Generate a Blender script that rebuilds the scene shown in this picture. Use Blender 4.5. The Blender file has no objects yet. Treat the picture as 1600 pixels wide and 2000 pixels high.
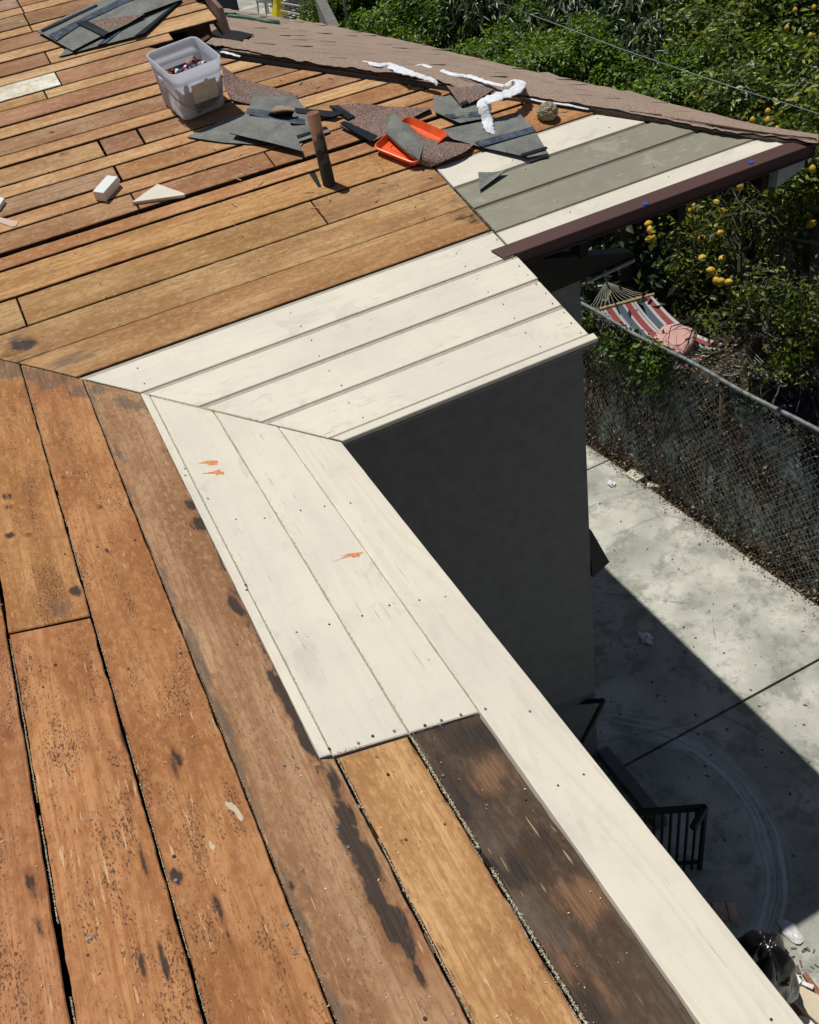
import bpy, bmesh, math, random
import numpy as np
from mathutils import Vector, Matrix, noise as mnoise
random.seed(7); rng = np.random.default_rng(7)
SC = bpy.context.scene
COL = SC.collection
# ------------------------------------------------------------------ camera
R = np.array([[0.8895277445627138, -0.4302442956019332, -0.1537212989639613],
              [-0.385915262799858, -0.5274547900074155, -0.7568757192804838],
              [0.24456042523533497, 0.7325853469734631, -0.635223510119456]])
CAM = np.array([-0.6329812090500126, -2.461248403065727, 1.7242567130803201])
FOC = 1767.2159570952876
cd = bpy.data.cameras.new('camera'); co_ = bpy.data.objects.new('camera', cd); COL.objects.link(co_)
M = Matrix([[R[0][i], -R[1][i], -R[2][i]] for i in range(3)]).to_4x4()
M.translation = Vector(CAM); co_.matrix_world = M
cd.sensor_fit = 'HORIZONTAL'; cd.sensor_width = 36; cd.lens = 36 * FOC / 1600
cd.clip_start = 0.05; cd.clip_end = 1500
SC.camera = co_
# ------------------------------------------------------------------ sky, sun, exposure
SUNV = Vector((0.135, -0.209, -1.0)).normalized()
EL = math.asin(-SUNV.z); AZ = math.atan2(-SUNV.x, -SUNV.y)
w = bpy.data.worlds.new('World'); SC.world = w; w.use_nodes = True
wn = w.node_tree; bg = wn.nodes['Background']
sky = wn.nodes.new('ShaderNodeTexSky'); sky.sky_type = 'NISHITA'; sky.sun_disc = False
sky.sun_elevation = EL; sky.sun_rotation = AZ
wn.links.new(sky.outputs[0], bg.inputs[0]); bg.inputs[1].default_value = 0.05
sl = bpy.data.lights.new('sun', 'SUN'); sl.energy = 5.0; sl.angle = math.radians(0.5); sl.color = (1.0, 0.965, 0.90)
so = bpy.data.objects.new('sun', sl); COL.objects.link(so)
so.rotation_euler = SUNV.to_track_quat('-Z', 'Y').to_euler(); so.location = (-3, 4, 12)
SC.view_settings.view_transform = 'Standard'; SC.view_settings.look = 'None'
SC.view_settings.exposure = -0.55; SC.view_settings.gamma = 1.0
SC.view_settings.use_curve_mapping = False

# ------------------------------------------------------------------ geometry of the place
S = 0.2742542748878011          # roof pitch
LN = math.sqrt(1 + S * S)
X1 = 1.0176                     # right end of the low eave
YE = 0.545; XE = 2.55           # upper eave line and its outer corner
HX = XE + YE                    # hip line: x + y = HX
GZ = -4.9                       # ground
WX, WY = 1.83, 1.33             # outer wall corner
def ray(x, y): return R.T @ np.array([(x - 800) / FOC, (y - 1000) / FOC, 1.0])
def zp(x, y, z):
    d = ray(x, y); return CAM + (z - CAM[2]) / d[2] * d
def onB(x, y, off=0.0):
    d = ray(x, y); t = (S * CAM[1] + off - CAM[2]) / (d[2] - S * d[1]); return CAM + t * d
def onA(x, y, off=0.0):
    d = ray(x, y); t = (-S * CAM[0] + off - CAM[2]) / (d[2] + S * d[0]); return CAM + t * d
def onC(x, y, off=0.0):
    d = ray(x, y); t = (S * (HX - CAM[0]) + off - CAM[2]) / (d[2] + S * d[0]); return CAM + t * d
EC = [(2.5, -1.0, .25), (2.5, .512, .171), (2.5, 1.116, .145), (2.5, 1.95, .118), (2.5, 3.066, .06), (2.5, 4.633, -.003), (2.5, 5.929, -.072), (2.5, 7.665, -.185), (2.5, 10.653, -.428), (2.5, 14, -.7)]
def surfC(x, y):
    ze = float(np.interp(y, [e[1] for e in EC], [e[2] for e in EC]))
    xh = max(HX - y, .62); zh = S * (HX - xh) - .035 * max(0, y - (HX - .62))
    return zh + (ze - zh) * (x - xh) / (2.5 - xh)
def onS(x, y, off=0.0):
    P = onB(x, y, off)
    if P[0] + P[1] <= HX or (P[0] < .655 and P[1] > 2.93): return P
    d = ray(x, y); lo, hi = 0.5, 30.0
    f = lambda t: (CAM + t * d)[2] - surfC(*(CAM + t * d)[:2]) - off
    t = lo; st = .05
    while t < 30 and not (f(t) < 0 and (CAM + t * d)[0] + (CAM + t * d)[1] > HX - .15): t += st
    lo, hi = t - st, t
    for _ in range(20):
        m = (lo + hi) / 2
        if f(m) > 0: lo = m
        else: hi = m
    return CAM + hi * d
def onX(x, y, X): d = ray(x, y); return CAM + (X - CAM[0]) / d[0] * d
def onY(x, y, Y): d = ray(x, y); return CAM + (Y - CAM[1]) / d[1] * d
NB = Vector((0, -S, 1)) / LN; NA = Vector((S, 0, 1)) / LN

# ------------------------------------------------------------------ node helpers
class G:
    def __init__(s, name):
        s.m = bpy.data.materials.new(name); s.m.use_nodes = True; s.t = s.m.node_tree
        s.b = s.t.nodes['Principled BSDF']; s.b.inputs['Specular IOR Level'].default_value = 0.35
    def n(s, ty, **k):
        x = s.t.nodes.new(ty)
        for a, v in k.items(): setattr(x, a, v)
        return x
    def put(s, inp, v):
        if isinstance(v, bpy.types.NodeSocket): s.t.links.new(v, inp)
        elif v is not None:
            try: inp.default_value = v
            except Exception: inp.default_value = tuple(v) + (1,)
    def obj(s): return s.n('ShaderNodeTexCoord').outputs['Object']
    def world(s): return s.n('ShaderNodeNewGeometry').outputs['Position']
    def mapv(s, v, sc=(1, 1, 1), loc=(0, 0, 0), rot=(0, 0, 0)):
        x = s.n('ShaderNodeMapping'); s.put(x.inputs[0], v)
        x.inputs['Scale'].default_value = sc; s.put(x.inputs['Location'], loc); x.inputs['Rotation'].default_value = rot
        return x.outputs[0]
    def noise(s, v, sc=5, det=3, ro=.5, dist=0):
        x = s.n('ShaderNodeTexNoise'); s.put(x.inputs['Vector'], v); x.inputs['Scale'].default_value = sc
        x.inputs['Detail'].default_value = det; x.inputs['Roughness'].default_value = ro; x.inputs['Distortion'].default_value = dist
        return x.outputs['Fac']
    def vor(s, v, sc=5, feat='F1', rand=1):
        x = s.n('ShaderNodeTexVoronoi', feature=feat); s.put(x.inputs['Vector'], v); x.inputs['Scale'].default_value = sc
        x.inputs['Randomness'].default_value = rand; return x
    def ma(s, op, a, b=0.0, c=None):
        x = s.n('ShaderNodeMath', operation=op); s.put(x.inputs[0], a); s.put(x.inputs[1], b)
        if c is not None: s.put(x.inputs[2], c)
        return x.outputs[0]
    def step(s, v, a, b):
        x = s.n('ShaderNodeMapRange', interpolation_type='SMOOTHSTEP'); s.put(x.inputs[0], v)
        x.inputs[1].default_value = a; x.inputs[2].default_value = b; return x.outputs[0]
    def mix(s, f, a, b, mode='MIX'):
        x = s.n('ShaderNodeMix', data_type='RGBA', blend_type=mode); s.put(x.inputs[0], f); s.put(x.inputs[6], a); s.put(x.inputs[7], b)
        return x.outputs[2]
    def col(s, c): x = s.n('ShaderNodeRGB'); x.outputs[0].default_value = (c[0], c[1], c[2], 1); return x.outputs[0]
    def ramp(s, f, st):
        x = s.n('ShaderNodeValToRGB'); e = x.color_ramp.elements
        while len(e) < len(st): e.new(0.5)
        for i, (p, c) in enumerate(st): e[i].position = p; e[i].color = (c[0], c[1], c[2], 1)
        s.put(x.inputs[0], f); return x.outputs[0]
    def attr(s, name): x = s.n('ShaderNodeAttribute'); x.attribute_name = name; return x
    def bump(s, h, st=.3, d=.01):
        x = s.n('ShaderNodeBump'); x.inputs['Strength'].default_value = st; x.inputs['Distance'].default_value = d
        s.put(x.inputs['Height'], h); s.t.links.new(x.outputs[0], s.b.inputs['Normal'])
    def base(s, c): s.put(s.b.inputs['Base Color'], c); return s
    def rough(s, r): s.put(s.b.inputs['Roughness'], r); return s

def plain(name, c, rough=.6, metal=0, var=.15, sc=20, bump=0, spec=.35):
    g = G(name); o = g.obj(); n = g.noise(o, sc, 4, .6)
    lo = [max(0, x * (1 - var)) for x in c]; hi = [min(1, x * (1 + var)) for x in c]
    g.base(g.ramp(n, [(.3, lo), (.7, hi)])).rough(rough); g.b.inputs['Metallic'].default_value = metal
    g.b.inputs['Specular IOR Level'].default_value = spec
    if bump: g.bump(g.noise(o, sc * 4, 3), bump, .004)
    return g.m

def wood_mat(name, speck=.5, rot_amt=1.0, ring_k=1.0):
    g = G(name); oi = g.n('ShaderNodeObjectInfo')
    cx = g.n('ShaderNodeCombineXYZ')
    g.put(cx.inputs[0], g.ma('MULTIPLY', oi.outputs['Random'], 53.0)); g.put(cx.inputs[1], g.ma('MULTIPLY', oi.outputs['Random'], 31.7)); g.put(cx.inputs[2], g.ma('MULTIPLY', oi.outputs['Random'], 17.3))
    va = g.n('ShaderNodeVectorMath', operation='ADD'); g.put(va.inputs[0], g.obj()); g.put(va.inputs[1], cx.outputs[0]); v = va.outputs[0]
    # knots
    vk = g.mapv(v, (1.7, 4.6, 0.0)); kn = g.vor(vk, 1.0)
    sep = g.n('ShaderNodeSeparateColor'); g.put(sep.inputs[0], kn.outputs['Color'])
    has = g.step(sep.outputs[0], .45, .5)
    dk = g.ma('ADD', kn.outputs['Distance'], g.ma('MULTIPLY', g.noise(v, 40, 2), .05))
    swirl = g.ma('MULTIPLY', g.step(dk, .42, .05), has)
    knot = g.ma('MULTIPLY', g.step(dk, .105, .075), has)
    # rings
    base = g.noise(g.mapv(v, (.55, 6.5, 1.0)), 1.0, 2, .5, .3)
    wv = g.ma('ADD', g.ma('MULTIPLY', base, 62 * ring_k), g.ma('MULTIPLY', swirl, 9.0))
    ring = g.ma('MULTIPLY_ADD', g.ma('SINE', wv), .5, .5)
    fib = g.noise(g.mapv(v, (9, 330, 1)), 1.0, 3, .6)
    blot = g.noise(g.mapv(v, (2.2, 7, 1)), 1.0, 3, .55)
    mott = g.noise(g.mapv(v, (34, 60, 1)), 1.0, 6, .72); fleck = g.noise(g.mapv(v, (55, 210, 1), (4, 8, 0)), 1.0, 3, .65)
    c = oi.outputs['Color']
    dark = g.mix(1.0, c, g.col((.66, .54, .45)), 'MULTIPLY')
    lite = g.mix(1.0, c, g.col((1.17, 1.20, 1.24)), 'MULTIPLY')
    a = g.mix(g.step(blot, .32, .68), dark, lite)
    a = g.mix(g.ma('MULTIPLY', g.step(ring, .55, .95), .46), a, dark)
    a = g.mix(g.ma('MULTIPLY', g.step(fib, .50, .64), .50), a, dark)
    a = g.mix(g.ma('MULTIPLY', g.step(mott, .47, .66), .6), a, lite)
    a = g.mix(g.ma('MULTIPLY', g.step(mott, .49, .40), .45), a, dark)
    ln = g.noise(g.mapv(v, (1.6, 120, 1), (7, 0, 0)), 1.0, 4, .6)
    a = g.mix(g.ma('MULTIPLY', g.step(ln, .52, .63), .50), a, dark)
    cl0 = g.noise(v, 6, 4, .7)
    a = g.mix(g.ma('MULTIPLY', g.step(fleck, .57, .66), g.ma('MULTIPLY', g.step(cl0, .42, .58), .72)), a, g.mix(1.0, c, g.col((.30, .22, .20)), 'MULTIPLY'))
    a = g.mix(g.ma('MULTIPLY', swirl, .45), a, g.mix(1.0, c, g.col((.8, .55, .42)), 'MULTIPLY'))
    a = g.mix(g.ma('MULTIPLY', knot, .9), a, g.col((.075, .045, .032)))
    # grey weathering
    gr = g.attr('grey').outputs['Fac']
    gm = g.step(g.ma('ADD', gr, g.ma('MULTIPLY', g.ma('SUBTRACT', g.noise(g.mapv(v, (5, 26, 1)), 1, 6, .7), .5), 1.9)), .40, .72)
    a = g.mix(g.ma('MULTIPLY', gm, .72), a, g.ramp(g.noise(g.mapv(v, (8, 90, 1)), 1, 4, .6), [(.3, (.085, .062, .045)), (.7, (.21, .165, .125))]))
    # edge weathering strip
    # felt / tar specks, clustered
    sp = g.noise(g.mapv(v, (120, 250, 1)), 1.0, 3, .7)
    cl = g.noise(g.mapv(v, (4.2, 15, 1)), 1.0, 3, .7)
    cl2 = g.noise(g.mapv(v, (2.0, 30, 1), (9, 3, 0)), 1.0, 4, .75)
    thr = g.ma('SUBTRACT', .735 - .05 * speck, g.ma('MULTIPLY', g.step(cl, .40, .68), .06 + .10 * speck))
    sm = g.step(g.ma('SUBTRACT', sp, thr), 0.0, .03)
    a = g.mix(g.ma('MULTIPLY', sm, .85), a, g.col((.050, .038, .034)))
    tar = g.step(g.ma('ADD', cl2, g.ma('MULTIPLY', g.ma('SUBTRACT', g.noise(v, 70, 5, .8), .5), .6)), .76 - .06 * speck, .80 - .06 * speck)
    burn = g.step(g.noise(g.mapv(v, (1.3, 9, 1), (2, 9, 0)), 1.0, 5, .7), .54, .70)
    a = g.mix(g.ma('MULTIPLY', burn, .45), a, g.mix(1.0, c, g.col((.45, .34, .30)), 'MULTIPLY'))
    a = g.mix(g.ma('MULTIPLY', tar, .85), a, g.col((.062, .066, .072)))
    # pale scrapes
    sc1 = g.noise(g.mapv(v, (14, 150, 1), (3, 1, 0), (0, 0, 1.15)), 1.0, 2, .5)
    sc2 = g.noise(v, 7, 2)
    a = g.mix(g.ma('MULTIPLY', g.ma('MULTIPLY', g.step(sc1, .655, .70), g.step(sc2, .48, .56)), .6), a, g.col((.80, .56, .33)))
    # nail holes
    nh = g.vor(g.mapv(v, (7, 13, 0), (2, 5, 0)), 1.0); sn = g.n('ShaderNodeSeparateColor'); g.put(sn.inputs[0], nh.outputs['Color'])
    a = g.mix(g.ma('MULTIPLY', g.ma('MULTIPLY', g.step(nh.outputs['Distance'], .038, .026), g.step(sn.outputs[1], .55, .6)), .95), a, g.col((.03, .024, .02)))
    # rot stains
    stn = g.attr('stain').outputs['Fac']
    nz = g.noise(g.mapv(v, (11, 34, 1)), 1.0, 5, .7)
    rm = g.step(g.ma('ADD', stn, g.ma('MULTIPLY', g.ma('SUBTRACT', nz, .5), 2.0)), .42, .70)
    rm2 = g.step(g.ma('ADD', stn, g.ma('MULTIPLY', g.ma('SUBTRACT', nz, .5), .8)), .18, .50)
    a = g.mix(g.ma('MULTIPLY', rm2, .5), a, g.mix(1.0, c, g.col((.42, .30, .24)), 'MULTIPLY'))
    a = g.mix(g.ma('MULTIPLY', rm, .93), a, g.ramp(fib, [(.3, (.022, .017, .015)), (.75, (.075, .058, .048))]))
    pal = g.attr('pale').outputs['Fac']
    pm = g.step(g.ma('ADD', pal, g.ma('MULTIPLY', g.ma('SUBTRACT', nz, .5), 1.8)), .35, .85)
    a = g.mix(g.ma('MULTIPLY', pm, .80), a, g.mix(g.step(fib, .4, .65), g.col((.30, .155, .08)), g.col((.15, .085, .052))))
    chip = g.attr('chip').outputs['Fac']
    cm = g.step(g.ma('ADD', chip, g.ma('MULTIPLY', g.ma('SUBTRACT', g.noise(g.mapv(v, (25, 60, 1)), 1, 4, .7), .5), .9)), .5, .56)
    a = g.mix(cm, a, g.ramp(g.noise(v, 500, 2), [(.35, (.42, .33, .21)), (.65, (.82, .72, .54))]))
    g.base(a); g.rough(g.ramp(g.noise(v, 30, 3), [(.3, (.62,) * 3), (.7, (.86,) * 3)])); g.b.inputs['Specular IOR Level'].default_value = .28
    h = g.ma('SUBTRACT', g.ma('ADD', g.ma('MULTIPLY', fib, .5), g.ma('MULTIPLY', ring, .25)), g.ma('ADD', g.ma('MULTIPLY', sm, .5), g.ma('ADD', g.ma('MULTIPLY', knot, .6), g.ma('MULTIPLY', cm, -.6))))
    g.bump(h, .45, .003)
    return g.m

def paint_mat(name, c, scuff=.5, scuffcol=(.33, .31, .28), grain=.0, pinholes=True):
    g = G(name); oi = g.n('ShaderNodeObjectInfo'); va = g.n('ShaderNodeVectorMath', operation='ADD')
    cx = g.n('ShaderNodeCombineXYZ'); g.put(cx.inputs[0], g.ma('MULTIPLY', oi.outputs['Random'], 41.0)); g.put(cx.inputs[1], g.ma('MULTIPLY', oi.outputs['Random'], 23.0))
    g.put(va.inputs[0], g.obj()); g.put(va.inputs[1], cx.outputs[0]); v = va.outputs[0]
    big = g.noise(v, 2.6, 3, .5)
    c2 = [x * .93 for x in c]; c3 = [min(1, x * 1.03) for x in c]
    a = g.ramp(big, [(.35, (c2[0], c2[1], c2[2] * 1.03)), (.65, c3)])
    # faint board grain under the paint
    ringn = g.ma('MULTIPLY_ADD', g.ma('SINE', g.ma('MULTIPLY', g.noise(g.mapv(v, (.5, 5, 1)), 1, 2, .5, .2), 80)), .5, .5)
    a = g.mix(g.ma('MULTIPLY', g.step(ringn, .6, 1.0), .09 + grain), a, g.col([x * .78 for x in c]))
    a = g.mix(g.ma('MULTIPLY', g.step(g.noise(g.mapv(v, (2.5, 55, 1)), 1, 4, .6), .50, .64), .10), a, g.col([x * .70 for x in c]))
    a = g.mix(g.ma('MULTIPLY', g.step(g.noise(v, 9, 7, .75), .50, .60), .13), a, g.col((.52, .50, .46)))
    sm = g.ma('MULTIPLY', g.step(g.noise(g.mapv(v, (7, 12, 1), rot=(0, 0, .5)), 1, 5, .65, 1.2), .54, .64), g.step(g.noise(v, 3.1, 2), .46, .56))
    a = g.mix(g.ma('MULTIPLY', sm, .22 * scuff), a, g.col(scuffcol))
    for k, (rz, th) in enumerate(((.3, .675), (1.9, .68))):
        s1 = g.noise(g.mapv(v, (6, 120, 1), (k * 7, 3, 0), (0, 0, rz)), 1, 2, .5)
        a = g.mix(g.ma('MULTIPLY', g.ma('MULTIPLY', g.step(s1, th, th + .03), g.step(g.noise(v, 6 + k, 2), .52, .6)), .75 * scuff), a, g.col(scuffcol))
    if pinholes:
        nh = g.vor(g.mapv(v, (6, 9, 0)), 1.0); sn = g.n('ShaderNodeSeparateColor'); g.put(sn.inputs[0], nh.outputs['Color'])
        dd = g.ma('ADD', nh.outputs['Distance'], g.ma('MULTIPLY', g.noise(v, 160, 2), .03))
        a = g.mix(g.ma('MULTIPLY', g.ma('MULTIPLY', g.step(dd, .055, .04), g.step(sn.outputs[1], .72, .75)), .8), a, g.col((.13, .10, .075)))
    g.base(a).rough(.62); g.bump(g.ma('ADD', g.noise(v, 60, 3), g.ma('MULTIPLY', ringn, .5)), .08, .003)
    return g.m

M_ = {}
M_['wood'] = wood_mat('weathered_board_wood', .45)
M_['wood_tar'] = wood_mat('tar_specked_board_wood', 1.0)
M_['wood_clean'] = wood_mat('clean_board_wood', .0, ring_k=.8)
M_['white'] = paint_mat('cream_painted_board', (.80, .745, .615), .9)
M_['white_eave'] = paint_mat('cream_eave_board', (.80, .74, .605), .5, grain=.16)
M_['green'] = paint_mat('olive_painted_board', (.295, .28, .205), 1.0, (.62, .60, .52))
M_['tongue'] = plain('board_tongue_paint', (.44, .40, .33), .7, var=.12, sc=60)
M_['stucco'] = plain('grey_stucco', (.26, .255, .245), .85, var=.12, sc=9, bump=.5)
M_['drip'] = plain('brown_painted_metal', (.105, .055, .050), .5, var=.06, sc=3)
M_['edge'] = plain('weathered_board_edge', (.085, .05, .032), .9, sc=40, var=.4)
M_['dark'] = plain('dark_attic_wood', (.03, .022, .016), .9)
M_['rafter'] = plain('rafter_wood', (.16, .10, .06), .85)
M_['rail'] = plain('black_painted_steel', (.012, .012, .013), .5, var=.2)
M_['blue'] = plain('blue_plastic', (.04, .10, .42), .4, sc=200, var=.5)
M_['orange_mark'] = plain('orange_paint', (.75, .20, .035), .6, sc=120, var=.35)
g_ = G('orange_crayon'); v_ = g_.obj(); g_.base(g_.ramp(g_.noise(v_, 150, 4), [(.35, (.80, .17, .02)), (.65, (.85, .34, .12))])).rough(.7)
tb_ = g_.n('ShaderNodeBsdfTransparent'); mx_ = g_.n('ShaderNodeMixShader'); g_.put(mx_.inputs[0], g_.step(g_.noise(g_.mapv(v_, (1, 1, 1)), 210, 4, .7), .40, .50)); g_.t.links.new(tb_.outputs[0], mx_.inputs[1]); g_.t.links.new(g_.b.outputs[0], mx_.inputs[2]); g_.t.links.new(mx_.outputs[0], g_.t.nodes['Material Output'].inputs[0]); M_['orange_mark'] = g_.m
M_['steel'] = plain('galvanised_steel', (.36, .38, .38), .45, metal=.6, var=.2, sc=30)
M_['nail'] = plain('nail_steel', (.32, .32, .33), .4, metal=.5)
M_['blackp'] = plain('black_plastic', (.012, .012, .014), .25)

# ------------------------------------------------------------------ object helpers
def link(o, parent=None):
    COL.objects.link(o)
    if parent is not None: o.parent = parent
    return o
def tag(o, label=None, cat=None, group=None, kind=None):
    if label: o['label'] = label
    if cat: o['category'] = cat
    if group: o['group'] = group
    if kind: o['kind'] = kind
    return o
def empty(name, loc=(0, 0, 0), **k):
    e = bpy.data.objects.new(name, None); e.empty_display_size = .1; e.location = loc; link(e); return tag(e, **k)
def meshobj(name, verts, faces, mats, parent=None, fm=None, smooth=False):
    me = bpy.data.meshes.new(name)
    me.from_pydata([tuple(map(float, v)) for v in verts], [], faces)
    for m in (mats if isinstance(mats, (list, tuple)) else [mats]): me.materials.append(m)
    if fm: me.polygons.foreach_set('material_index', fm)
    if smooth: me.polygons.foreach_set('use_smooth', [True] * len(me.polygons))
    me.validate(); me.update()
    o = bpy.data.objects.new(name, me); link(o)
    if parent is not None:
        o.parent = parent
        if parent.type == 'EMPTY' or True:
            o.matrix_parent_inverse = parent.matrix_world.inverted() if False else Matrix.Translation(-Vector(parent.location)) if parent.parent is None else Matrix.Identity(4)
    return o
class MB:
    def __init__(s): s.v = []; s.f = []; s.m = []
    def add(s, v, f, m=0):
        n = len(s.v); s.v += [tuple(map(float, p)) for p in v]; s.f += [tuple(i + n for i in q) for q in f]; s.m += [m] * len(f)
    def box(s, a, b, m=0, bev=0.0):
        (x0, y0, z0), (x1, y1, z1) = a, b
        if bev <= 0:
            v = [(x, y, z) for z in (z0, z1) for y in (y0, y1) for x in (x0, x1)]
            s.add(v, [(0, 2, 3, 1), (4, 5, 7, 6), (0, 1, 5, 4), (2, 6, 7, 3), (0, 4, 6, 2), (1, 3, 7, 5)], m)
        else:
            bm = bmesh.new(); bmesh.ops.create_cube(bm, size=1)
            for q in bm.verts: q.co = Vector(((x0 + x1) / 2 + q.co.x * (x1 - x0), (y0 + y1) / 2 + q.co.y * (y1 - y0), (z0 + z1) / 2 + q.co.z * (z1 - z0)))
            bmesh.ops.bevel(bm, geom=bm.edges[:], offset=bev, segments=2, affect='EDGES', profile=.5)
            s.bm(bm, m)
    def bm(s, bm, m=0):
        bm.verts.index_update(); s.add([v.co[:] for v in bm.verts], [tuple(v.index for v in f.verts) for f in bm.faces], m); bm.free()
    def prism(s, bot, top, m=0):
        n = len(bot); s.add(list(bot) + list(top), [tuple(range(n - 1, -1, -1)), tuple(range(n, 2 * n))] + [(i, (i + 1) % n, n + (i + 1) % n, n + i) for i in range(n)], m)
    def tube(s, pts, r, seg=6, m=0, cap=True):
        pts = [Vector(p) for p in pts]; rs = r if isinstance(r, (list, tuple)) else [r] * len(pts)
        V = []; up = Vector((0, 0, 1)); prev = None
        for i, p in enumerate(pts):
            t = (pts[min(i + 1, len(pts) - 1)] - pts[max(i - 1, 0)])
            if t.length < 1e-9: t = Vector((0, 0, 1))
            t.normalize()
            a = (prev - t * prev.dot(t)) if prev is not None else t.cross(up if abs(t.z) < .9 else Vector((1, 0, 0)))
            if a.length < 1e-6: a = t.orthogonal()
            a.normalize(); prev = a; b = t.cross(a)
            for k in range(seg):
                th = 2 * math.pi * k / seg; V.append(p + (a * math.cos(th) + b * math.sin(th)) * rs[i])
        F = []
        for i in range(len(pts) - 1):
            for k in range(seg):
                F.append((i * seg + k, i * seg + (k + 1) % seg, (i + 1) * seg + (k + 1) % seg, (i + 1) * seg + k))
        if cap: F += [tuple(range(seg - 1, -1, -1)), tuple(range((len(pts) - 1) * seg, len(pts) * seg))]
        s.add(V, F, m)
    def build(s, name, mats, parent=None, smooth=False): return meshobj(name, s.v, s.f, mats, parent, s.m, smooth)

def fix_parent(o, p):
    o.parent = p; o.matrix_parent_inverse = p.matrix_world.inverted()

# ------------------------------------------------------------------ HOUSE
house = empty('house', (0, 0, GZ), label='house roof stripped to bare boards with cream painted eaves and grey walls', cat='house')
bpy.context.view_layer.update()
MINV = Matrix.Translation((0, 0, -GZ))
def hpart(o): o.parent = house; o.matrix_parent_inverse = MINV; return o

# stain blobs: plane, px, py, rx(along), ry(across), strength, attribute
BLOBS = []
def blob(pl, px, py, rx, ry, s=1.0, at='stain'):
    P = onA(px, py) if pl == 'A' else onB(px, py)
    BLOBS.append((pl, P[1] if pl == 'A' else P[0], (-P[0] if pl == 'A' else P[1]), rx, ry, s, at))
for b in [('A', 366, 940, .035, .022), ('A', 372, 985, .03, .03, .8), ('A', 392, 1020, .04, .02), ('A', 430, 1090, .05, .018, .6), ('A', 456, 1178, .045, .012, 1.0), ('A', 470, 1160, .06, .02, .5),
          ('A', 552, 1345, .075, .017, 1.1), ('A', 575, 1385, .04, .02), ('A', 590, 1420, .03, .016), ('A', 606, 1445, .05, .018, 1.1), ('A', 640, 1490, .05, .018, .9), ('A', 655, 1535, .05, .012, 1.0),
          ('A', 678, 1590, .03, .018, 1.1), ('A', 688, 1640, .05, .016, 1.2), ('A', 715, 1690, .06, .018, 1.1), ('A', 738, 1760, .06, .016, 1.2), ('A', 770, 1810, .04, .022, 1.2), ('A', 800, 1855, .04, .014, 1.0), ('A', 810, 1895, .03, .010, 1.0), ('A', 862, 1930, .07, .012, .7),
          ('A', 148, 1155, .02, .012, 1.0), ('A', 20, 1045, .012, .012, 1.0), ('A', 344, 1712, .016, .010, 1.1), ('A', 342, 1480, .03, .006, .8), ('A', 905, 1440, .05, .06, .8), ('A', 860, 1420, .03, .03, .8), ('A', 950, 1430, .05, .03, 1.0),
          ('A', 900, 1560, .12, .05, .6), ('A', 1000, 1700, .05, .08, .7), ('A', 1060, 1640, .05, .04, .5), ('A', 1150, 1960, .10, .03, .6), ('A', 1120, 1950, .08, .04, .5),
          ('B', 45, 672, .05, .035, .95), ('B', 20, 690, .04, .02, .7), ('B', 900, 420, .07, .04, .55), ('B', 925, 430, .03, .03, .7), ('B', 745, 372, .02, .012, .9), ('B', 560, 372, .014, .01, .8), ('B', 210, 672, .012, .008, .8), ('B', 102, 257, .015, .008, .9), ('B', 124, 300, .03, .02, .8), ('B', 915, 292, .015, .012, .9),
          ('B', 300, 395, .03, .01, .5)]: blob(*b)
for b in [('A', 60, 730, .09, .09, .9), ('A', 110, 745, .09, .08, .8), ('A', 160, 765, .07, .05, .8), ('A', 195, 760, .05, .03, .9), ('A', 240, 785, .07, .05, .8), ('A', 275, 790, .05, .04, .8), 
          ('A', 110, 1190, .06, .04, .6), ('A', 700, 1540, .05, .02, .4), ('A', 15, 720, .1, .1, .9),
          ('B', 130, 705, .10, .03, .8), ('B', 170, 700, .12, .025, .7), ('B', 60, 690, .12, .03, .7), ('B', 20, 650, .1, .06, .5), ('B', 660, 420, .12, .04, .55), ('B', 720, 380, .2, .03, .55), ('B', 600, 410, .25, .03, .45), ('B', 420, 470, .35, .02, .5), ('B', 120, 380, .25, .03, .4), ('B', 330, 250, .2, .02, .35), ('B', 900, 395, .15, .05, .45), ('B', 80, 560, .3, .02, .4)]: blob(*b, at='grey')
for (y_, u_, rx_, ry_, s_, t_) in ((-.6, .690, 2.2, .020, .62, 'grey'), (.3, .685, .5, .03, .5, 'grey'), (-1.9, .675, 1.0, .04, .35, 'grey'), (-.8, .545, 1.2, .016, .42, 'stain'), (-1.8, .52, .9, .010, .3, 'stain'), (-1.5, .60, .3, .05, .2, 'grey'), (-2.2, .18, 1.2, .012, .5, 'stain'), (-2.2, .32, 1.2, .010, .5, 'stain'), (-1.7, .345, .6, .008, .45, 'stain'), (-1.7, .49, .8, .006, .42, 'stain')):
    BLOBS.append(('A', y_, u_, rx_, ry_, s_, t_))
for b in [('A', 960, 1505, .05, .05, .9), ('A', 1010, 1530, .05, .03, .6), ('A', 1125, 1760, .06, .035, 1.0), ('A', 1165, 1745, .05, .03, .7), ('A', 1090, 1880, .06, .03, .7), ('A', 1180, 1920, .10, .02, .7), ('A', 1070, 1840, .04, .02, .6)]: blob(*b, at='pale')
for b in [('A', 450, 1572, .012, .010, .9), ('A', 466, 1588, .022, .006, .9), ('A', 483, 1625, .035, .0035, .9), ('A', 418, 1652, .016, .006, .9), ('A', 430, 1690, .04, .0035, .85), ('A', 352, 1752, .014, .008, .45), ('A', 412, 1400, .05, .003, .8), ('A', 455, 1515, .02, .004, .75), ('A', 275, 1425, .003, .003, 1.0)]: blob(*b, at='chip')
for b in [(215, 1330), (228, 1385), (240, 1440), (258, 1540), (268, 1600), (283, 1680), (295, 1760), (318, 1880)]: blob('A', b[0], b[1], .045, .0035, .85)
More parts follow.
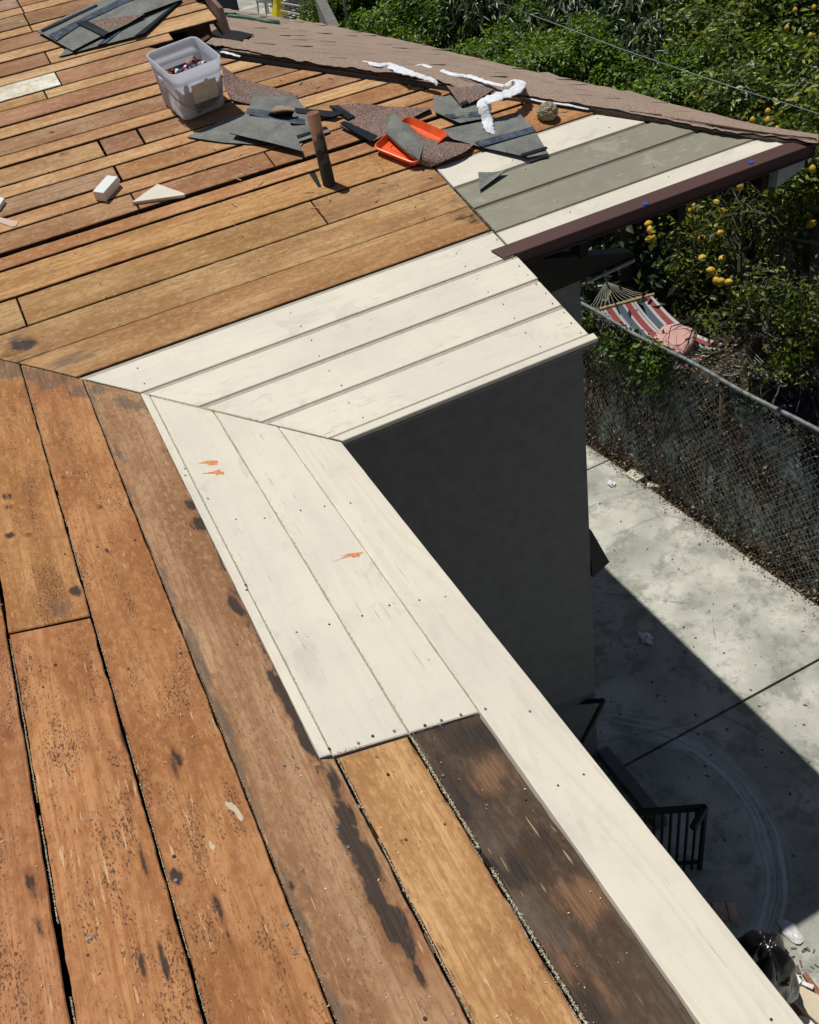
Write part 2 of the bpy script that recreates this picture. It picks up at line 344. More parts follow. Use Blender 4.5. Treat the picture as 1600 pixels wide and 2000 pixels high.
for b in [('A', 345, 1475, .02, .008, .9), ('A', 338, 1500, .035, .005, .8), ('A', 40, 1630, .035, .008, .85), ('A', 60, 1720, .035, .007, .85), ('A', 85, 1810, .035, .009, .8), ('A', 12, 970, .02, .012, .9), ('A', 15, 990, .015, .014, .8), ('A', 10, 1320, .08, .006, .85), ('A', 15, 1440, .03, .008, .85), ('A', 195, 990, .014, .008, .9), ('A', 125, 932, .008, .008, 1.0), ('A', 428, 1780, .05, .006, .8), ('A', 450, 1850, .05, .006, .75), ('A', 210, 1075, .014, .006, .9), ('A', 222, 1125, .012, .005, .9), ('A', 278, 1890, .03, .006, .8), ('A', 55, 1045, .012, .010, .8), ('A', 565, 1730, .010, .006, .8), ('A', 300, 1230, .004, .004, .9), ('A', 275, 1280, .05, .0025, .8), ('A', 405, 1020, .02, .02, .5), ('A', 415, 1320, .008, .006, .8), ('A', 655, 1560, .02, .014, .6), ('A', 585, 1590, .008, .008, .55), ('A', 1030, 1545, .01, .01, .6)]: blob(*b)
for b in [('B', 140, 310, .05, .02, .5)]: blob(*b, at='grey')

def board(pl, u0, u1, e0, e1, mat, color, name='board', th=.019, lift=0.0, cell=.02, ymin=None, fine=True, tip=0.0, wob=.0008, mats2=None, tongue=0.0, edge_noise=0.0, notch=None):
    """one plank of roof plane pl between horizontal offsets u0..u1; e0/e1 give its ends along the eave direction as functions of u"""
    L = (u1 - u0) * LN
    amid = .5 * (e0(.5 * (u0 + u1)) + e1(.5 * (u0 + u1)))
    length = max(abs(e1(u0) - e0(u0)), abs(e1(u1) - e0(u1)))
    if length < .02: return None
    nx = max(2, int(length / (cell if fine else .12))); ny = max(2, int(L / cell)) if fine else 2
    W = L - tongue; WOODB = mat.name.endswith('board_wood')
    vs = []; bev = .0025
    rs = random.random() * 100
    def pt(i, j, inset, z):
        t = i / nx; yy = bev_or(inset) + (W - 2 * bev_or(inset)) * j / ny
        u = u0 + yy / LN
        a, b = e0(u), e1(u); x = a + (b - a) * t
        if notch and x < notch[0]: yy -= (u0 - notch[1]) * LN * (1 - j / ny)
        if i == 0: x += inset
        if i == nx: x -= inset
        e = 0
        if edge_noise and (j == 0 or j == ny):
            e = edge_noise * mnoise.noise(Vector((x * 14, rs + j, 0))) + edge_noise * .5 * mnoise.noise(Vector((x * 60, rs + j, 3)))
        zz = z + (wob * 2.2 * mnoise.noise(Vector((x * 1.3, yy * 5 + rs, rs))) + tip * (x - amid) if z > -th * .5 else 0)
        return (x - amid, yy + e, zz)
    def bev_or(i): return i
    top = [[pt(i, j, bev, 0) for j in range(ny + 1)] for i in range(nx + 1)]
    idx = {}
    for i in range(nx + 1):
        for j in range(ny + 1): idx[i, j] = len(vs); vs.append(top[i][j])
    fs = [(idx[i, j], idx[i + 1, j], idx[i + 1, j + 1], idx[i, j + 1]) for i in range(nx) for j in range(ny)]
    fm = [0] * len(fs)
    ring = [(i, 0) for i in range(nx + 1)] + [(nx, j) for j in range(1, ny + 1)] + [(i, ny) for i in range(nx - 1, -1, -1)] + [(0, j) for j in range(ny - 1, 0, -1)]
    n0 = len(vs); n = len(ring)
    for i, j in ring:
        p = pt(i, j, 0.0, -bev); vs.append((p[0], p[1], p[2]))
    for i, j in ring:
        p = pt(i, j, 0.0, -th); vs.append((p[0], p[1], -th))
    for k in range(n):
        a, b = k, (k + 1) % n
        fs.append((idx[ring[a]], n0 + a, n0 + b, idx[ring[b]])); fs.append((n0 + a, n0 + n + a, n0 + n + b, n0 + b)); fm += [0, 1 if WOODB else 0]
    fs.append(tuple(n0 + n + k for k in range(n - 1, -1, -1))); fm.append(0)
    if tongue:
        q = len(vs); ua, ub = u0 + W / LN, u1
        for (u, yy) in ((ua, W), (ub, L)):
            for z in (-.005, -th * .9):
                vs += [(e0(u) - amid, yy - (.001 if yy == W else 0.0), z), (e1(u) - amid, yy - (.001 if yy == W else 0.0), z)]
        fs += [(q, q + 1, q + 5, q + 4), (q + 4, q + 5, q + 7, q + 6), (q, q + 4, q + 6, q + 2), (q + 1, q + 3, q + 7, q + 5)]; fm += [1] * 4
    me = bpy.data.meshes.new(name); me.from_pydata(vs, [], fs); me.materials.append(mat)
    if tongue: me.materials.append(mats2 or M_['tongue'])
    elif WOODB: me.materials.append(M_['edge'])
    me.polygons.foreach_set('material_index', fm)
    if mat in (M_['wood'], M_['wood_tar'], M_['wood_clean']):
        V = np.array(vs); A_ = V[:, 0] + amid; U_ = u0 + V[:, 1] / LN
        for at in ('stain', 'grey', 'pale', 'chip'):
            val = np.zeros(len(vs)); used = False
            for (p_, a_, u_, rx, ry, s_, t_) in BLOBS:
                if p_ != pl or t_ != at or u_ < u0 - .01 or u_ > u1 + .01: continue
                if a_ < A_.min() - .1 or a_ > A_.max() + .1: continue
                val = np.maximum(val, s_ * np.exp(-(((A_ - a_) / rx) ** 2 + ((U_ - u_) / ry) ** 2) * .7)); used = True
            if used:
                at_ = me.attributes.new(at, 'FLOAT', 'POINT'); at_.data.foreach_set('value', val.astype(np.float32))
    me.update(); o = bpy.data.objects.new(name, me); link(o)
    if pl == 'B': Mx = Matrix(((1, 0, 0, amid), (0, 1 / LN, -S / LN, u0), (0, S / LN, 1 / LN, S * u0), (0, 0, 0, 1)))
    else: Mx = Matrix(((0, -1 / LN, S / LN, -u0), (1, 0, 0, amid), (0, S / LN, 1 / LN, S * u0), (0, 0, 0, 1)))
    Mx = Mx @ Matrix.Translation((0, 0, lift))
    o.parent = house; o.matrix_parent_inverse = MINV; o.matrix_basis = Mx
    o.color = (color[0] * 1.06, color[1] * (1.12 if pl == 'A' else 1.11), color[2] * (1.16 if pl == 'A' else 1.22), 1)
    return o

def jit(c, k=.10):
    f = 1 + random.uniform(-k, k); return (c[0] * f, c[1] * f * (1 + random.uniform(-.04, .04)), c[2] * f * (1 + random.uniform(-.07, .07)))
ORA = (.47, .205, .085); TAN = (.62, .36, .155); BRN = (.40, .195, .095); DKB = (.25, .115, .06); MUT = (.41, .23, .115); GRB = (.36, .215, .115); GOLD = (.55, .335, .125)
PALEW = (.86, .84, .66)
# ---- plane A (nearest the camera)
NEAR = -3.3
def vA(g=.003): return lambda u: u - g
def cst(c): return lambda u: c
yA = -1.258
board('A', 0, .160, cst(NEAR), vA(), M_['white_eave'], (1, 1, 1), cell=.05, edge_noise=.0012)
board('A', .163, .332, cst(yA), vA(), M_['white'], (1, 1, 1), cell=.05, tongue=.0, edge_noise=.002)
board('A', .335, .506, cst(yA), vA(), M_['white'], (1, 1, 1), cell=.05, edge_noise=.002)
board('A', .509, .534, cst(yA + .004), lambda u: u - .003, M_['white'], (1, 1, 1), cell=.05, lift=.002)
board('A', .166, .328, cst(NEAR), cst(yA - .006), M_['wood_clean'], (.120, .086, .060), lift=-.002, edge_noise=.004)
board('A', .342, .498, cst(NEAR), cst(yA - .008), M_['wood_clean'], (.57, .318, .135), lift=-.001, edge_noise=.003)
board('A', .5365, .697, cst(NEAR), vA(.005), M_['wood'], (.42, .24, .125), edge_noise=.003, cell=.011, notch=(yA - .004, .5075))
board('A', .702, .8795, cst(NEAR), vA(.005), M_['wood_tar'], (.47, .215, .085), edge_noise=.003, cell=.011)
jy = -.637
board('A', .885, 1.0625, cst(jy + .004), vA(.005), M_['wood_tar'], (.49, .24, .092), edge_noise=.003, cell=.011)
board('A', .886, 1.061, cst(NEAR), cst(jy - .004), M_['wood_tar'], (.485, .217, .086), edge_noise=.003, cell=.011)
u = 1.070
for k in range(9):
    wd = .172 + random.uniform(-.004, .004); sp = random.uniform(-2.2, 0)
    if k == 0: board('A', u, u + wd, cst(NEAR), vA(.005), M_['wood_tar'], (.47, .21, .09), edge_noise=.002)
    else:
        board('A', u, u + wd, cst(sp + .004), vA(.005), M_['wood_tar'], jit(ORA), fine=False); board('A', u, u + wd, cst(NEAR), cst(sp - .004), M_['wood_tar'], jit(ORA), fine=False)
    u += wd + .008
# ---- plane B
XL = -3.0
vl = lambda u: -u + .003
xr = cst(X1)
board('B', 0, .031, lambda u: -u + .006, cst(X1 + .018), M_['white'], (1, 1, 1), cell=.04)
for a, b in ((.034, .207), (.209, .375), (.377, .535), (.537, .712)):
    board('B', a, b, vl, cst(X1 + random.uniform(-.003, .003)), M_['white'], (1, 1, 1), cell=.05, tongue=.017)
hipx = lambda u: HX - u - .035
xs = cst(X1 + .008)
board('B', .547, .694, xs, lambda u: HX - u - .03, M_['white'], (1, 1, 1), cell=.05, tongue=.008)
board('B', .697, .868, xs, hipx, M_['green'], (1, 1, 1), cell=.05, tongue=.016, mats2=plain('olive_tongue', (.16, .15, .11), .7))
board('B', .871, 1.036, xs, hipx, M_['green'], (1, 1, 1), cell=.05, tongue=.016, mats2=bpy.data.materials['olive_tongue'])
board('B', 1.039, 1.208, xs, hipx, M_['white'], (1, 1, 1), cell=.05, tongue=.014)
board('B', 1.212, 1.427, xs, lambda u: HX - u - .02, M_['wood'], (.50, .25, .10), cell=.025)
def jx(px, py): return float(onB(px, py)[0])
rowsB = [ # u0,u1, joints, colours
    (.720, .893, [], [(.48, .275, .105)]),
    (.898, 1.069, [], [(.47, .28, .11)]),
    (1.075, 1.250, [jx(20, 550), jx(625, 415)], [(.48, .30, .12), (.47, .275, .11), (.44, .255, .115)]),
    (1.258, 1.428, [], [(.53, .29, .105)]),
    (1.444, 1.523, [], [(.56, .285, .115)]),
    (1.551, 1.676, [jx(265, 395), jx(526, 309)], [(.43, .235, .12), (.43, .225, .115), (.44, .21, .10)]),
    (1.682, 1.770, [], [(.57, .31, .125)]),
    (1.786, 1.905, [jx(230, 340)], [(.37, .225, .13), (.47, .255, .105)]),
    (1.914, 1.998, [], [(.60, .345, .145)]),
    (2.010, 2.141, [jx(197, 286), jx(273, 264)], [(.47, .285, .13), (.38, .195, .105), (.39, .20, .11)]),
    (2.154, 2.234, [], [(.57, .33, .14)]),
    (2.241, 2.368, [], [(.36, .20, .10)]),
    (2.380, 2.470, [], [(.62, .375, .165)]),
    (2.482, 2.606, [], [(.42, .215, .105)]),
    (2.614, 2.693, [jx(89, 184)], [(.55, .315, .13), (.60, .36, .155)]),
    (2.701, 2.836, [jx(113, 151)], [PALEW, (.41, .215, .115)]),
    (2.844, 2.920, [], [(.62, .385, .175)]),
    (2.932, 3.060, [jx(91, 108)], [(.29, .145, .075), (.62, .40, .18)]),
    (3.070, 3.158, [], [(.64, .41, .185)]),
    (3.168, 3.298, [], [(.31, .16, .085)]),
    (3.307, 3.379, [jx(60, 54)], [(.62, .39, .18), (.62, .37, .16)]),
    (3.391, 3.525, [jx(51, 36)], [(.27, .175, .095), (.36, .195, .10)]),
    (3.534, 3.610, [jx(44, 18)], [(.60, .37, .165), (.60, .37, .17)]),
    (3.619, 3.745, [jx(36, 5)], [(.38, .23, .15), (.40, .20, .10)]),
    (3.755, 3.86, [], [TAN]), (3.87, 4.03, [], [BRN]), (4.04, 4.2, [], [TAN])]
GABX = .655
for ri, (a, b, js, cs) in enumerate(rowsB):
    if a > .9: a += .0012; b -= .0012
    if a < 1.3: right = cst(X1 - .002)
    elif a < 2.6: right = (lambda u: HX - u - .02)
    elif a < 2.93: right = cst(jx(352, 95) if a > 2.8 else jx(360, 118) + .05)
    else: right = cst(GABX)
    if a < .73: right = cst(X1 - .006)
    if 2.6 < a < 2.72: right = (lambda u: HX - u - .02)
    ends = [vl if a < 3.0 else cst(XL)]
    xs_ = sorted(js)
    for k in range(len(xs_) + 1):
        lo = (vl if k == 0 else cst(xs_[k - 1] + .0035)); hi = (right if k == len(xs_) else cst(xs_[k] - .0035))
        if k > 0 and round(a - .0012, 3) in (1.786, 2.010): lo = cst(xs_[k - 1] + .008)
        m = M_['wood'] if a < 2.2 else M_['wood_clean'] if cs[k][0] > .6 else M_['wood']
        mean_ = (.48, .275, .118); colr = cs[k] if cs[k] is PALEW else jit([.78 * p_ + .22 * q_ for p_, q_ in zip(cs[k], mean_)], .03)
        if cs[k] is PALEW: m = M_['wood_clean']
        board('B', a, b, lo, hi, m, colr, edge_noise=.002 if a < 2 else .0015, cell=.025, lift=random.uniform(-.002, .001))
# under roof: dark sheets added to keep light out of the attic, rafters
mb = MB()
d = .16
mb.add([(-.45, NEAR, .45 * S - d), (-3.2, NEAR, 3.2 * S - d), (-3.2, 3.2, 3.2 * S - d), (-.45, .45, .45 * S - d)], [(0, 1, 2, 3)])
mb.add([(-.8, .8, .8 * S - d), (-4.2, 4.2, 4.2 * S - d), (GABX - .05, 4.2, 4.2 * S - d), (GABX - .05, 2.4, 2.4 * S - d), (XE - .7, .9, .9 * S - d), (X1, .8, .8 * S - d)], [(0, 5, 4, 3, 2, 1)])
hpart(mb.build('attic_dark_sheet', M_['dark']))
mb = MB(); hA, hB = (XE - .12, HX - XE + .12), (.62, HX - .62)  # added unseen slab under the hip, stops sun leaking through the slit
def hz(x, y): return S * min(y, HX - x) - .05
q_ = [(hA[0] - .12, hA[1] - .12), (hA[0] + .03, hA[1] + .03), (hB[0] + .16, hB[1] + .16), (hB[0] - .16, hB[1] - .16)]
mb.prism([(x, y, S * .5 * (y + HX - x) - .12) for x, y in q_], [(x, y, S * .5 * (y + HX - x) - .075) for x, y in q_]); hpart(mb.build('hip_light_block', M_['dark']))
def rafter(p0, p1, wd=.04, dp=.11, mat='rafter', name='rafter'):
    p0 = Vector(p0); p1 = Vector(p1); t = (p1 - p0).normalized(); sd = t.cross(Vector((0, 0, 1))).normalized() * wd / 2; dn = Vector((0, 0, -dp))
    mb = MB(); mb.prism([p0 - sd + dn, p1 - sd + dn, p1 + sd + dn, p0 + sd + dn], [p0 - sd, p1 - sd, p1 + sd, p0 + sd]); hpart(mb.build(name, M_[mat]))
for xx in (-2.2, -1.6, -1.0, -.4, .2):
    rafter((xx, max(1.0, -xx + .1), max(1.0, -xx + .1) * S - .024), (xx, 4.1, 4.1 * S - .024))
rafter((.85, .9, .9 * S - .024), (.85, 2.1, 2.1 * S - .024))
for yy in (-2.9, -2.3, -1.7, -1.1, -.5): rafter((-.5, yy, .5 * S - .026), (-2.9, yy, 2.9 * S - .026))
for xx in (1.35, 1.85, 2.3): rafter((xx, YE + .01, YE * S - .024), (xx, HX - xx - .05, (HX - xx - .05) * S - .024), mat='dark')
# drip edge
mb = MB(); xa, xb = .962, XE - .012; yF = .535; z0 = yF * S
def dq(x, y, z): return (x, y, z)
fl = .062
mb.prism([(xa, yF, yF * S + .004), (xb, yF, yF * S + .004), (xb, yF + fl, (yF + fl) * S + .004), (xa - .02, yF + fl, (yF + fl) * S + .004)],
         [(xa, yF, yF * S + .0065), (xb, yF, yF * S + .0065), (xb, yF + fl, (yF + fl) * S + .0065), (xa - .02, yF + fl, (yF + fl) * S + .0065)])
mb.box((X1 + .003, yF - .004, z0 - .044), (xb, yF - .001, z0 + .006))
mb.box((X1 + .003, yF - .012, z0 - .047), (xb, yF - .001, z0 - .044))
mb.box((xb, yF - .012, z0 - .047), (xb + .0025, yF + .10, z0 + .03))
hpart(mb.build('drip_edge', M_['drip']))
for px, py in ((1261, 398), (1467, 317)):
    P = onB(px, py, .008); c = Vector(P); mb = MB(); ax = Vector((1, 0, 0)); ay = Vector((0, 1, S)).normalized()
    rr = .013
    mb.prism([c + ax * rr * 1.2 * math.cos(k * .52) + ay * rr * .8 * math.sin(k * .52) for k in range(12)], [c + NB * .003 + ax * rr * math.cos(k * .52) + ay * rr * .7 * math.sin(k * .52) for k in range(12)])
    hpart(mb.build('blue_nail_cap', M_['blue']))
# wood fascia behind drip, rafter tail at the corner
mb = MB(); mb.box((X1 + .003, yF + .002, z0 - .055), (XE - .02, yF + .03, z0 - .022)); hpart(mb.build('fascia_board', M_['drip']))
mb = MB(); mb.prism([(XE - .17, YE + .02, z0 - .15), (XE - .02, YE + .02, z0 - .10), (XE - .02, .95, z0 - .10), (XE - .30, .95, z0 - .15)], [(XE - .17, YE + .02, z0 - .05), (XE - .02, YE + .02, z0 - .05), (XE - .02, .95, z0 - .06), (XE - .30, .95, z0 - .06)])
hpart(mb.build('eave_return', plain('pale_grey_paint', (.45, .46, .46), .6)))
# grey strip painting the shaded front edge of the low eave
mb = MB(); mb.box((.012, .004, -.030), (X1 + .012, .022, -.021)); hpart(mb.build('eave_shade_strip', plain('eave_edge_shade', (.30, .28, .25), .7)))
# walls
mb = MB(); mb.box((-.62, WY, GZ), (WX, WY + .2, .22)); mb.box((-.62, -8, GZ), (-.42, WY, -.02)); mb.box((WX - .2, WY + .2, GZ), (WX, 9, -.25))
hpart(mb.build('wall', M_['stucco']))
# soffit between wall and eaves
mb = MB(); mb.add([(-.42, NEAR, -.03), (-.01, NEAR, -.03), (-.01, .01, -.03), (-.42, .01, -.03)], [(0, 1, 2, 3)])
mb.add([(-.01, .01, -.032), (X1 - .02, .01, -.032), (X1 - .02, WY, .29), (-.42, WY, .29), (-.42, .42, .07)], [(0, 1, 2, 3, 4)])
hpart(mb.build('soffit', plain('soffit_paint', (.5, .46, .38), .7)))
# dark beam carrying the corner overhang
P0 = onY(1048, 545, WY - .05); 
mb = MB(); zb = onY(1125, 548, WY)[2]
bx1 = float(onY(1228, 500, WY - .05)[0]); bz1 = float(onY(1228, 500, WY - .05)[2]); bz0 = float(onY(1122, 548, WY - .05)[2])
mb.prism([(1.35, WY - .09, bz0 + .26), (1.35, WY - .01, bz0 + .26), (1.35, WY - .01, bz0 + .0), (1.35, WY - .09, bz0 + .0)][::-1],
         [(bx1, WY - .09, bz1 + .035), (bx1, WY - .01, bz1 + .035), (bx1, WY - .01, bz1), (bx1, WY - .09, bz1)][::-1])
hpart(mb.build('corner_beam', M_['rail']))
mb = MB(); mb.tube([(1.80, WY - .10, bz0 - .005), (bx1, WY - .10, bz1 - .005)], .010, 6); hpart(mb.build('beam_pipe', M_['steel']))
# wall lamp on the far side wall
La = onX(1153, 1035, WX + .02); 
mb = MB(); ly, lz = float(La[1]), float(La[2])
mb.prism([(WX + .002, ly - .04, lz - .40), (WX + .14, ly - .04, lz - .33), (WX + .14, ly + .14, lz - .33), (WX + .002, ly + .14, lz - .40)], [(WX + .002, ly, lz), (WX + .03, ly, lz - .01), (WX + .03, ly + .12, lz - .01), (WX + .002, ly + .12, lz)])
lamp = hpart(mb.build('wall_lamp_hood', M_['rail']))
# upper gable end: barge board and hanging plank
P = onB(418, 40)
bx = GABX + .008
mb = MB()
c0 = onX(405, -20, bx + .01); c1 = onX(421, 82, bx + .01)
mb.prism([(bx, 2.82, .74), (bx, 2.94, .72), (bx, 4.25, 4.25 * S - .10), (bx, 4.25, 4.25 * S + .03), (bx, 2.86, .86)][::-1], [(bx + .022, 2.82, .74), (bx + .022, 2.94, .72), (bx + .022, 4.25, 4.25 * S - .10), (bx + .022, 4.25, 4.25 * S + .03), (bx + .022, 2.86, .86)][::-1])
hpart(mb.build('barge_board', plain('weathered_brown_paint', (.20, .13, .11), .75, var=.4, sc=8)))
mb = MB(); mb.box((.50, 3.05, .60), (GABX - .02, 3.09, .80)); hpart(mb.build('gable_plank', M_['rafter']))
mb = MB(); mb.box((GABX - .03, 3.15, .55), (GABX - .01, 6.5, 1.1)); hpart(mb.build('gable_wall', M_['dark']))
for (px, py, qx, qy) in ((365, 98, 408, 72), (392, 110, 470, 96)):
    A0 = onB(px, py, -.05); A1 = onB(qx, qy, -.05); mb = MB(); mb.tube([A0, A1], .012, 4); hpart(mb.build('attic_batten', M_['rafter']))

# ------------------------------------------------------------------ SHINGLE side C
shm = G('brown_asphalt_shingle'); v = shm.world(); oi = shm.n('ShaderNodeObjectInfo')
gr = shm.vor(v, 260); gsep = shm.n('ShaderNodeSeparateColor'); shm.put(gsep.inputs[0], gr.outputs['Color'])
a = shm.ramp(gsep.outputs[0], [(.0, (.17, .115, .085)), (.35, (.34, .245, .185)), (.7, (.44, .325, .25)), (1, (.58, .48, .39))])
a = shm.mix(shm.ma('MULTIPLY', shm.noise(v, 2.5, 3), .5), a, shm.col((.38, .28, .215)))
a = shm.mix(shm.ma('MULTIPLY', oi.outputs['Random'], .35), a, shm.col((.25, .17, .13)))
shm.base(a).rough(.92); shm.bump(gr.outputs['Distance'], .5, .003); SHM = shm.m
hipPts = [(1597, 287), (1500, 272), (1400, 262), (1330, 246), (1200, 221), (1100, 205), (1010, 192), (960, 190), (905, 182), (850, 160), (780, 152), (700, 141), (640, 135), (560, 120), (500, 108), (440, 97), (405, 93)]
silPts = [(1590, 280), (1400, 235), (1200, 183), (1000, 138), (800, 88), (680, 62), (560, 40), (420, 22)]
hp = [onB(*q) for q in hipPts]; sp = [onC(*q) for q in silPts]
zt = lambda x, y: surfC(x, y) + .012
ey = list(np.linspace(YE - .03, 11.2, 40))
mb = MB(); V = []; F = []
for k, y in enumerate(ey):
    xh = float(np.interp(y, [float(p[1]) for p in hp] + [2.75, 3.1], [float(p[0]) for p in hp] + [.50, .62]))
    for j in range(9):
        x = xh + (XE - .015 - xh) * j / 8; V.append((x, y, zt(x, y)))
n_ = len(V); V += [(x, y, z - .022) for x, y, z in V]
for k in range(len(ey) - 1):
    for j in range(8): q_ = (k * 9 + j, k * 9 + j + 1, (k + 1) * 9 + j + 1, (k + 1) * 9 + j); F.append(q_); F.append(tuple(n_ + i for i in reversed(q_)))
    F.append((k * 9 + 8, n_ + k * 9 + 8, n_ + (k + 1) * 9 + 8, (k + 1) * 9 + 8)); F.append((k * 9, (k + 1) * 9, n_ + (k + 1) * 9, n_ + k * 9))
hpart(meshobj('shingle_backing', V, F, SHM))
mb = MB(); mb.box((XE - .14, .62, -.02), (XE - .02, .64, .10)); 
def hipx_at(y): return float(np.interp(y, [float(p[1]) for p in hp] + [2.75, 3.1], [float(p[0]) for p in hp] + [.50, .62]))
row = 0; xx = XE - .03; cnt = 0; far = MB()
while xx > .6:
    yy = YE - .02 - random.random() * .27
    while yy < 10.8:
        tw = .29 + random.uniform(-.09, .09); y1 = yy + tw
        ja = [random.uniform(-.014, .014) for _ in range(4)]
        x0, x1 = xx + ja[0], xx - .15
        pts = [(x0, yy + .003), (xx + ja[1], (yy + y1) / 2), (xx + ja[2], y1 - .003), (x1, y1 - .003), (x1, yy + .003)]
        # trim to the hip
        tp = []
        for (x, y) in pts:
            y_ = max(y, YE - .02); tp.append((max(x, hipx_at(y_) + .004), y_))
        if tp[0][0] - tp[4][0] > .015 or tp[2][0] - tp[3][0] > .015:
            lf = [random.choice([.002, .003, .005, .012]) * random.uniform(.4, 1.1), .004 * random.random() + .003, random.choice([.003, .004, .008, .016]) * random.uniform(.4, 1.1), .001, .001]
            T = [(x, y, zt(x, y) + .004 + l + .003) for (x, y), l in zip(tp, lf)]; B_ = [(x, y, z - .004) for x, y, z in T]
            if yy < 4.6: mb = MB(); mb.prism(B_, T); o = hpart(mb.build('shingle', SHM)); cnt += 1
            else: far.prism(B_, T)
        yy = y1
    xx -= .125; row += 1
hpart(far.build('distant_shingles', SHM))['kind'] = 'stuff'
print('shingles', cnt)
# black tear-off edge (felt) and lifted flaps along the hip
mb = MB()
lx = None
random.seed(3)
def along(t):
    k = min(int(t), len(hp) - 2); f = t - k; return hp[k] * (1 - f) + hp[k + 1] * f
N = 150; V = []; 
for i in range(N + 1):
    t = i / N * (len(hp) - 1.01); p = along(t); wdt = .016 + .016 * mnoise.noise(Vector((i * .35, 0, 0))) + .008 * mnoise.noise(Vector((i * 1.7, 2, 0)))
    h0 = .026 + .006 * mnoise.noise(Vector((i * .5, 5, 0)))
    inn = Vector((p[0] + .05, p[1] + .05, p[2] + .030)); out = Vector((p[0] - wdt * .7, p[1] - wdt * .7, p[2] - wdt * S * .7 + h0))
    V += [inn, out, out - Vector((0, 0, .009))]
F = []
for i in range(N): F += [(3 * i, 3 * i + 3, 3 * i + 4, 3 * i + 1), (3 * i + 1, 3 * i + 4, 3 * i + 5, 3 * i + 2)]
hpart(meshobj('torn_shingle_edge', V, F, [SHM, M_['blackp']], None, [0, 1] * N))
# felt sheet below the hole, the shadow there put into its black
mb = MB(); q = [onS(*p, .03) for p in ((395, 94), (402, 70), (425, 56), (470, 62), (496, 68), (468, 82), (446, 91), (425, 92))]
felt = M_['felt'] = plain('felt_and_shadow_black', (.010, .010, .012), .8)
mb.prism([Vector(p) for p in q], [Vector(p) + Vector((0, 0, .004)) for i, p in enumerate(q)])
hpart(mb.build('hole_shadow_felt', felt))

# ------------------------------------------------------------------ SETTING: ground
cg = G('concrete_driveway'); v = cg.world()
n1 = cg.noise(v, 1.4, 5, .6); n2 = cg.noise(v, 7, 5, .7); n3 = cg.noise(v, 90, 3, .6)
a = cg.ramp(n1, [(.38, (.38, .385, .335)), (.5, (.50, .495, .43)), (.62, (.64, .625, .55))])
a = cg.mix(cg.ma('MULTIPLY', cg.step(cg.noise(v, 3.0, 9, .78), .47, .60), .72), a, cg.col((.235, .24, .205)))
a = cg.mix(cg.ma('MULTIPLY', cg.step(n3, .5, .62), .30), a, cg.col((.25, .24, .20)))
a = cg.mix(cg.ma('MULTIPLY', cg.step(cg.noise(v, 3.3, 4, .6), .6, .75), .5), a, cg.col((.56, .57, .60)))
# swirled trowel / tyre arc
sx = cg.n('ShaderNodeSeparateXYZ'); cg.put(sx.inputs[0], v)
C0 = zp(1230, 1700, GZ)
dx = cg.ma('SUBTRACT', sx.outputs[0], 1.436); dy = cg.ma('SUBTRACT', sx.outputs[1], .588)
rad = cg.ma('SQRT', cg.ma('ADD', cg.ma('MULTIPLY', dx, dx), cg.ma('MULTIPLY', dy, dy)))
rad = cg.ma('ADD', rad, cg.ma('MULTIPLY', cg.noise(v, 1.6, 2), .16))
R0 = 1.27; cxr = cg.n('ShaderNodeCombineXYZ'); cg.put(cxr.inputs[0], cg.ma('MULTIPLY', rad, 26)); cg.put(cxr.inputs[1], cg.ma('MULTIPLY', sx.outputs[1], .8))
arc = cg.ma('MULTIPLY', cg.step(cg.ma('ABSOLUTE', cg.ma('SUBTRACT', rad, R0)), .15, .03), cg.step(cg.noise(cxr.outputs[0], 1.0, 3, .6), .42, .6))
a = cg.mix(cg.ma('MULTIPLY', arc, .8), a, cg.col((.74, .76, .78)))
spk = cg.vor(v, 9); ss = cg.n('ShaderNodeSeparateColor'); cg.put(ss.inputs[0], spk.outputs['Color'])
a = cg.mix(cg.ma('MULTIPLY', cg.step(spk.outputs['Distance'], .14, .09), cg.step(ss.outputs[0], .86, .88)), a, cg.col((.10, .09, .07)))
cr = cg.vor(cg.mapv(v, (1, 1, 1)), .55, 'DISTANCE_TO_EDGE'); cn = cg.ma('ADD', cr.outputs['Distance'], cg.ma('MULTIPLY', cg.ma('SUBTRACT', cg.noise(v, 5, 5, .7), .5), .05))
a = cg.mix(cg.ma('MULTIPLY', cg.step(cg.ma('ABSOLUTE', cn), .006, .0), .5), a, cg.col((.12, .115, .10)))
cg.base(a).rough(.9); cg.bump(cg.ma('ADD', n3, n2), .3, .01); CONC = cg.m
soil = G('dry_soil'); v = soil.world()
a = soil.ramp(soil.noise(v, 3, 6, .7), [(.3, (.025, .018, .013)), (.6, (.075, .055, .04)), (.8, (.20, .15, .11))])
soil.base(a).rough(.95); soil.bump(soil.noise(v, 30, 5, .7), .8, .03); SOIL = soil.m
mb = MB(); mb.add([(-400, -400, GZ - .06), (400, -400, GZ - .06), (400, 400, GZ - .06), (-400, 400, GZ - .06)], [(0, 1, 2, 3)])
tag(mb.build('ground', SOIL), kind='structure')
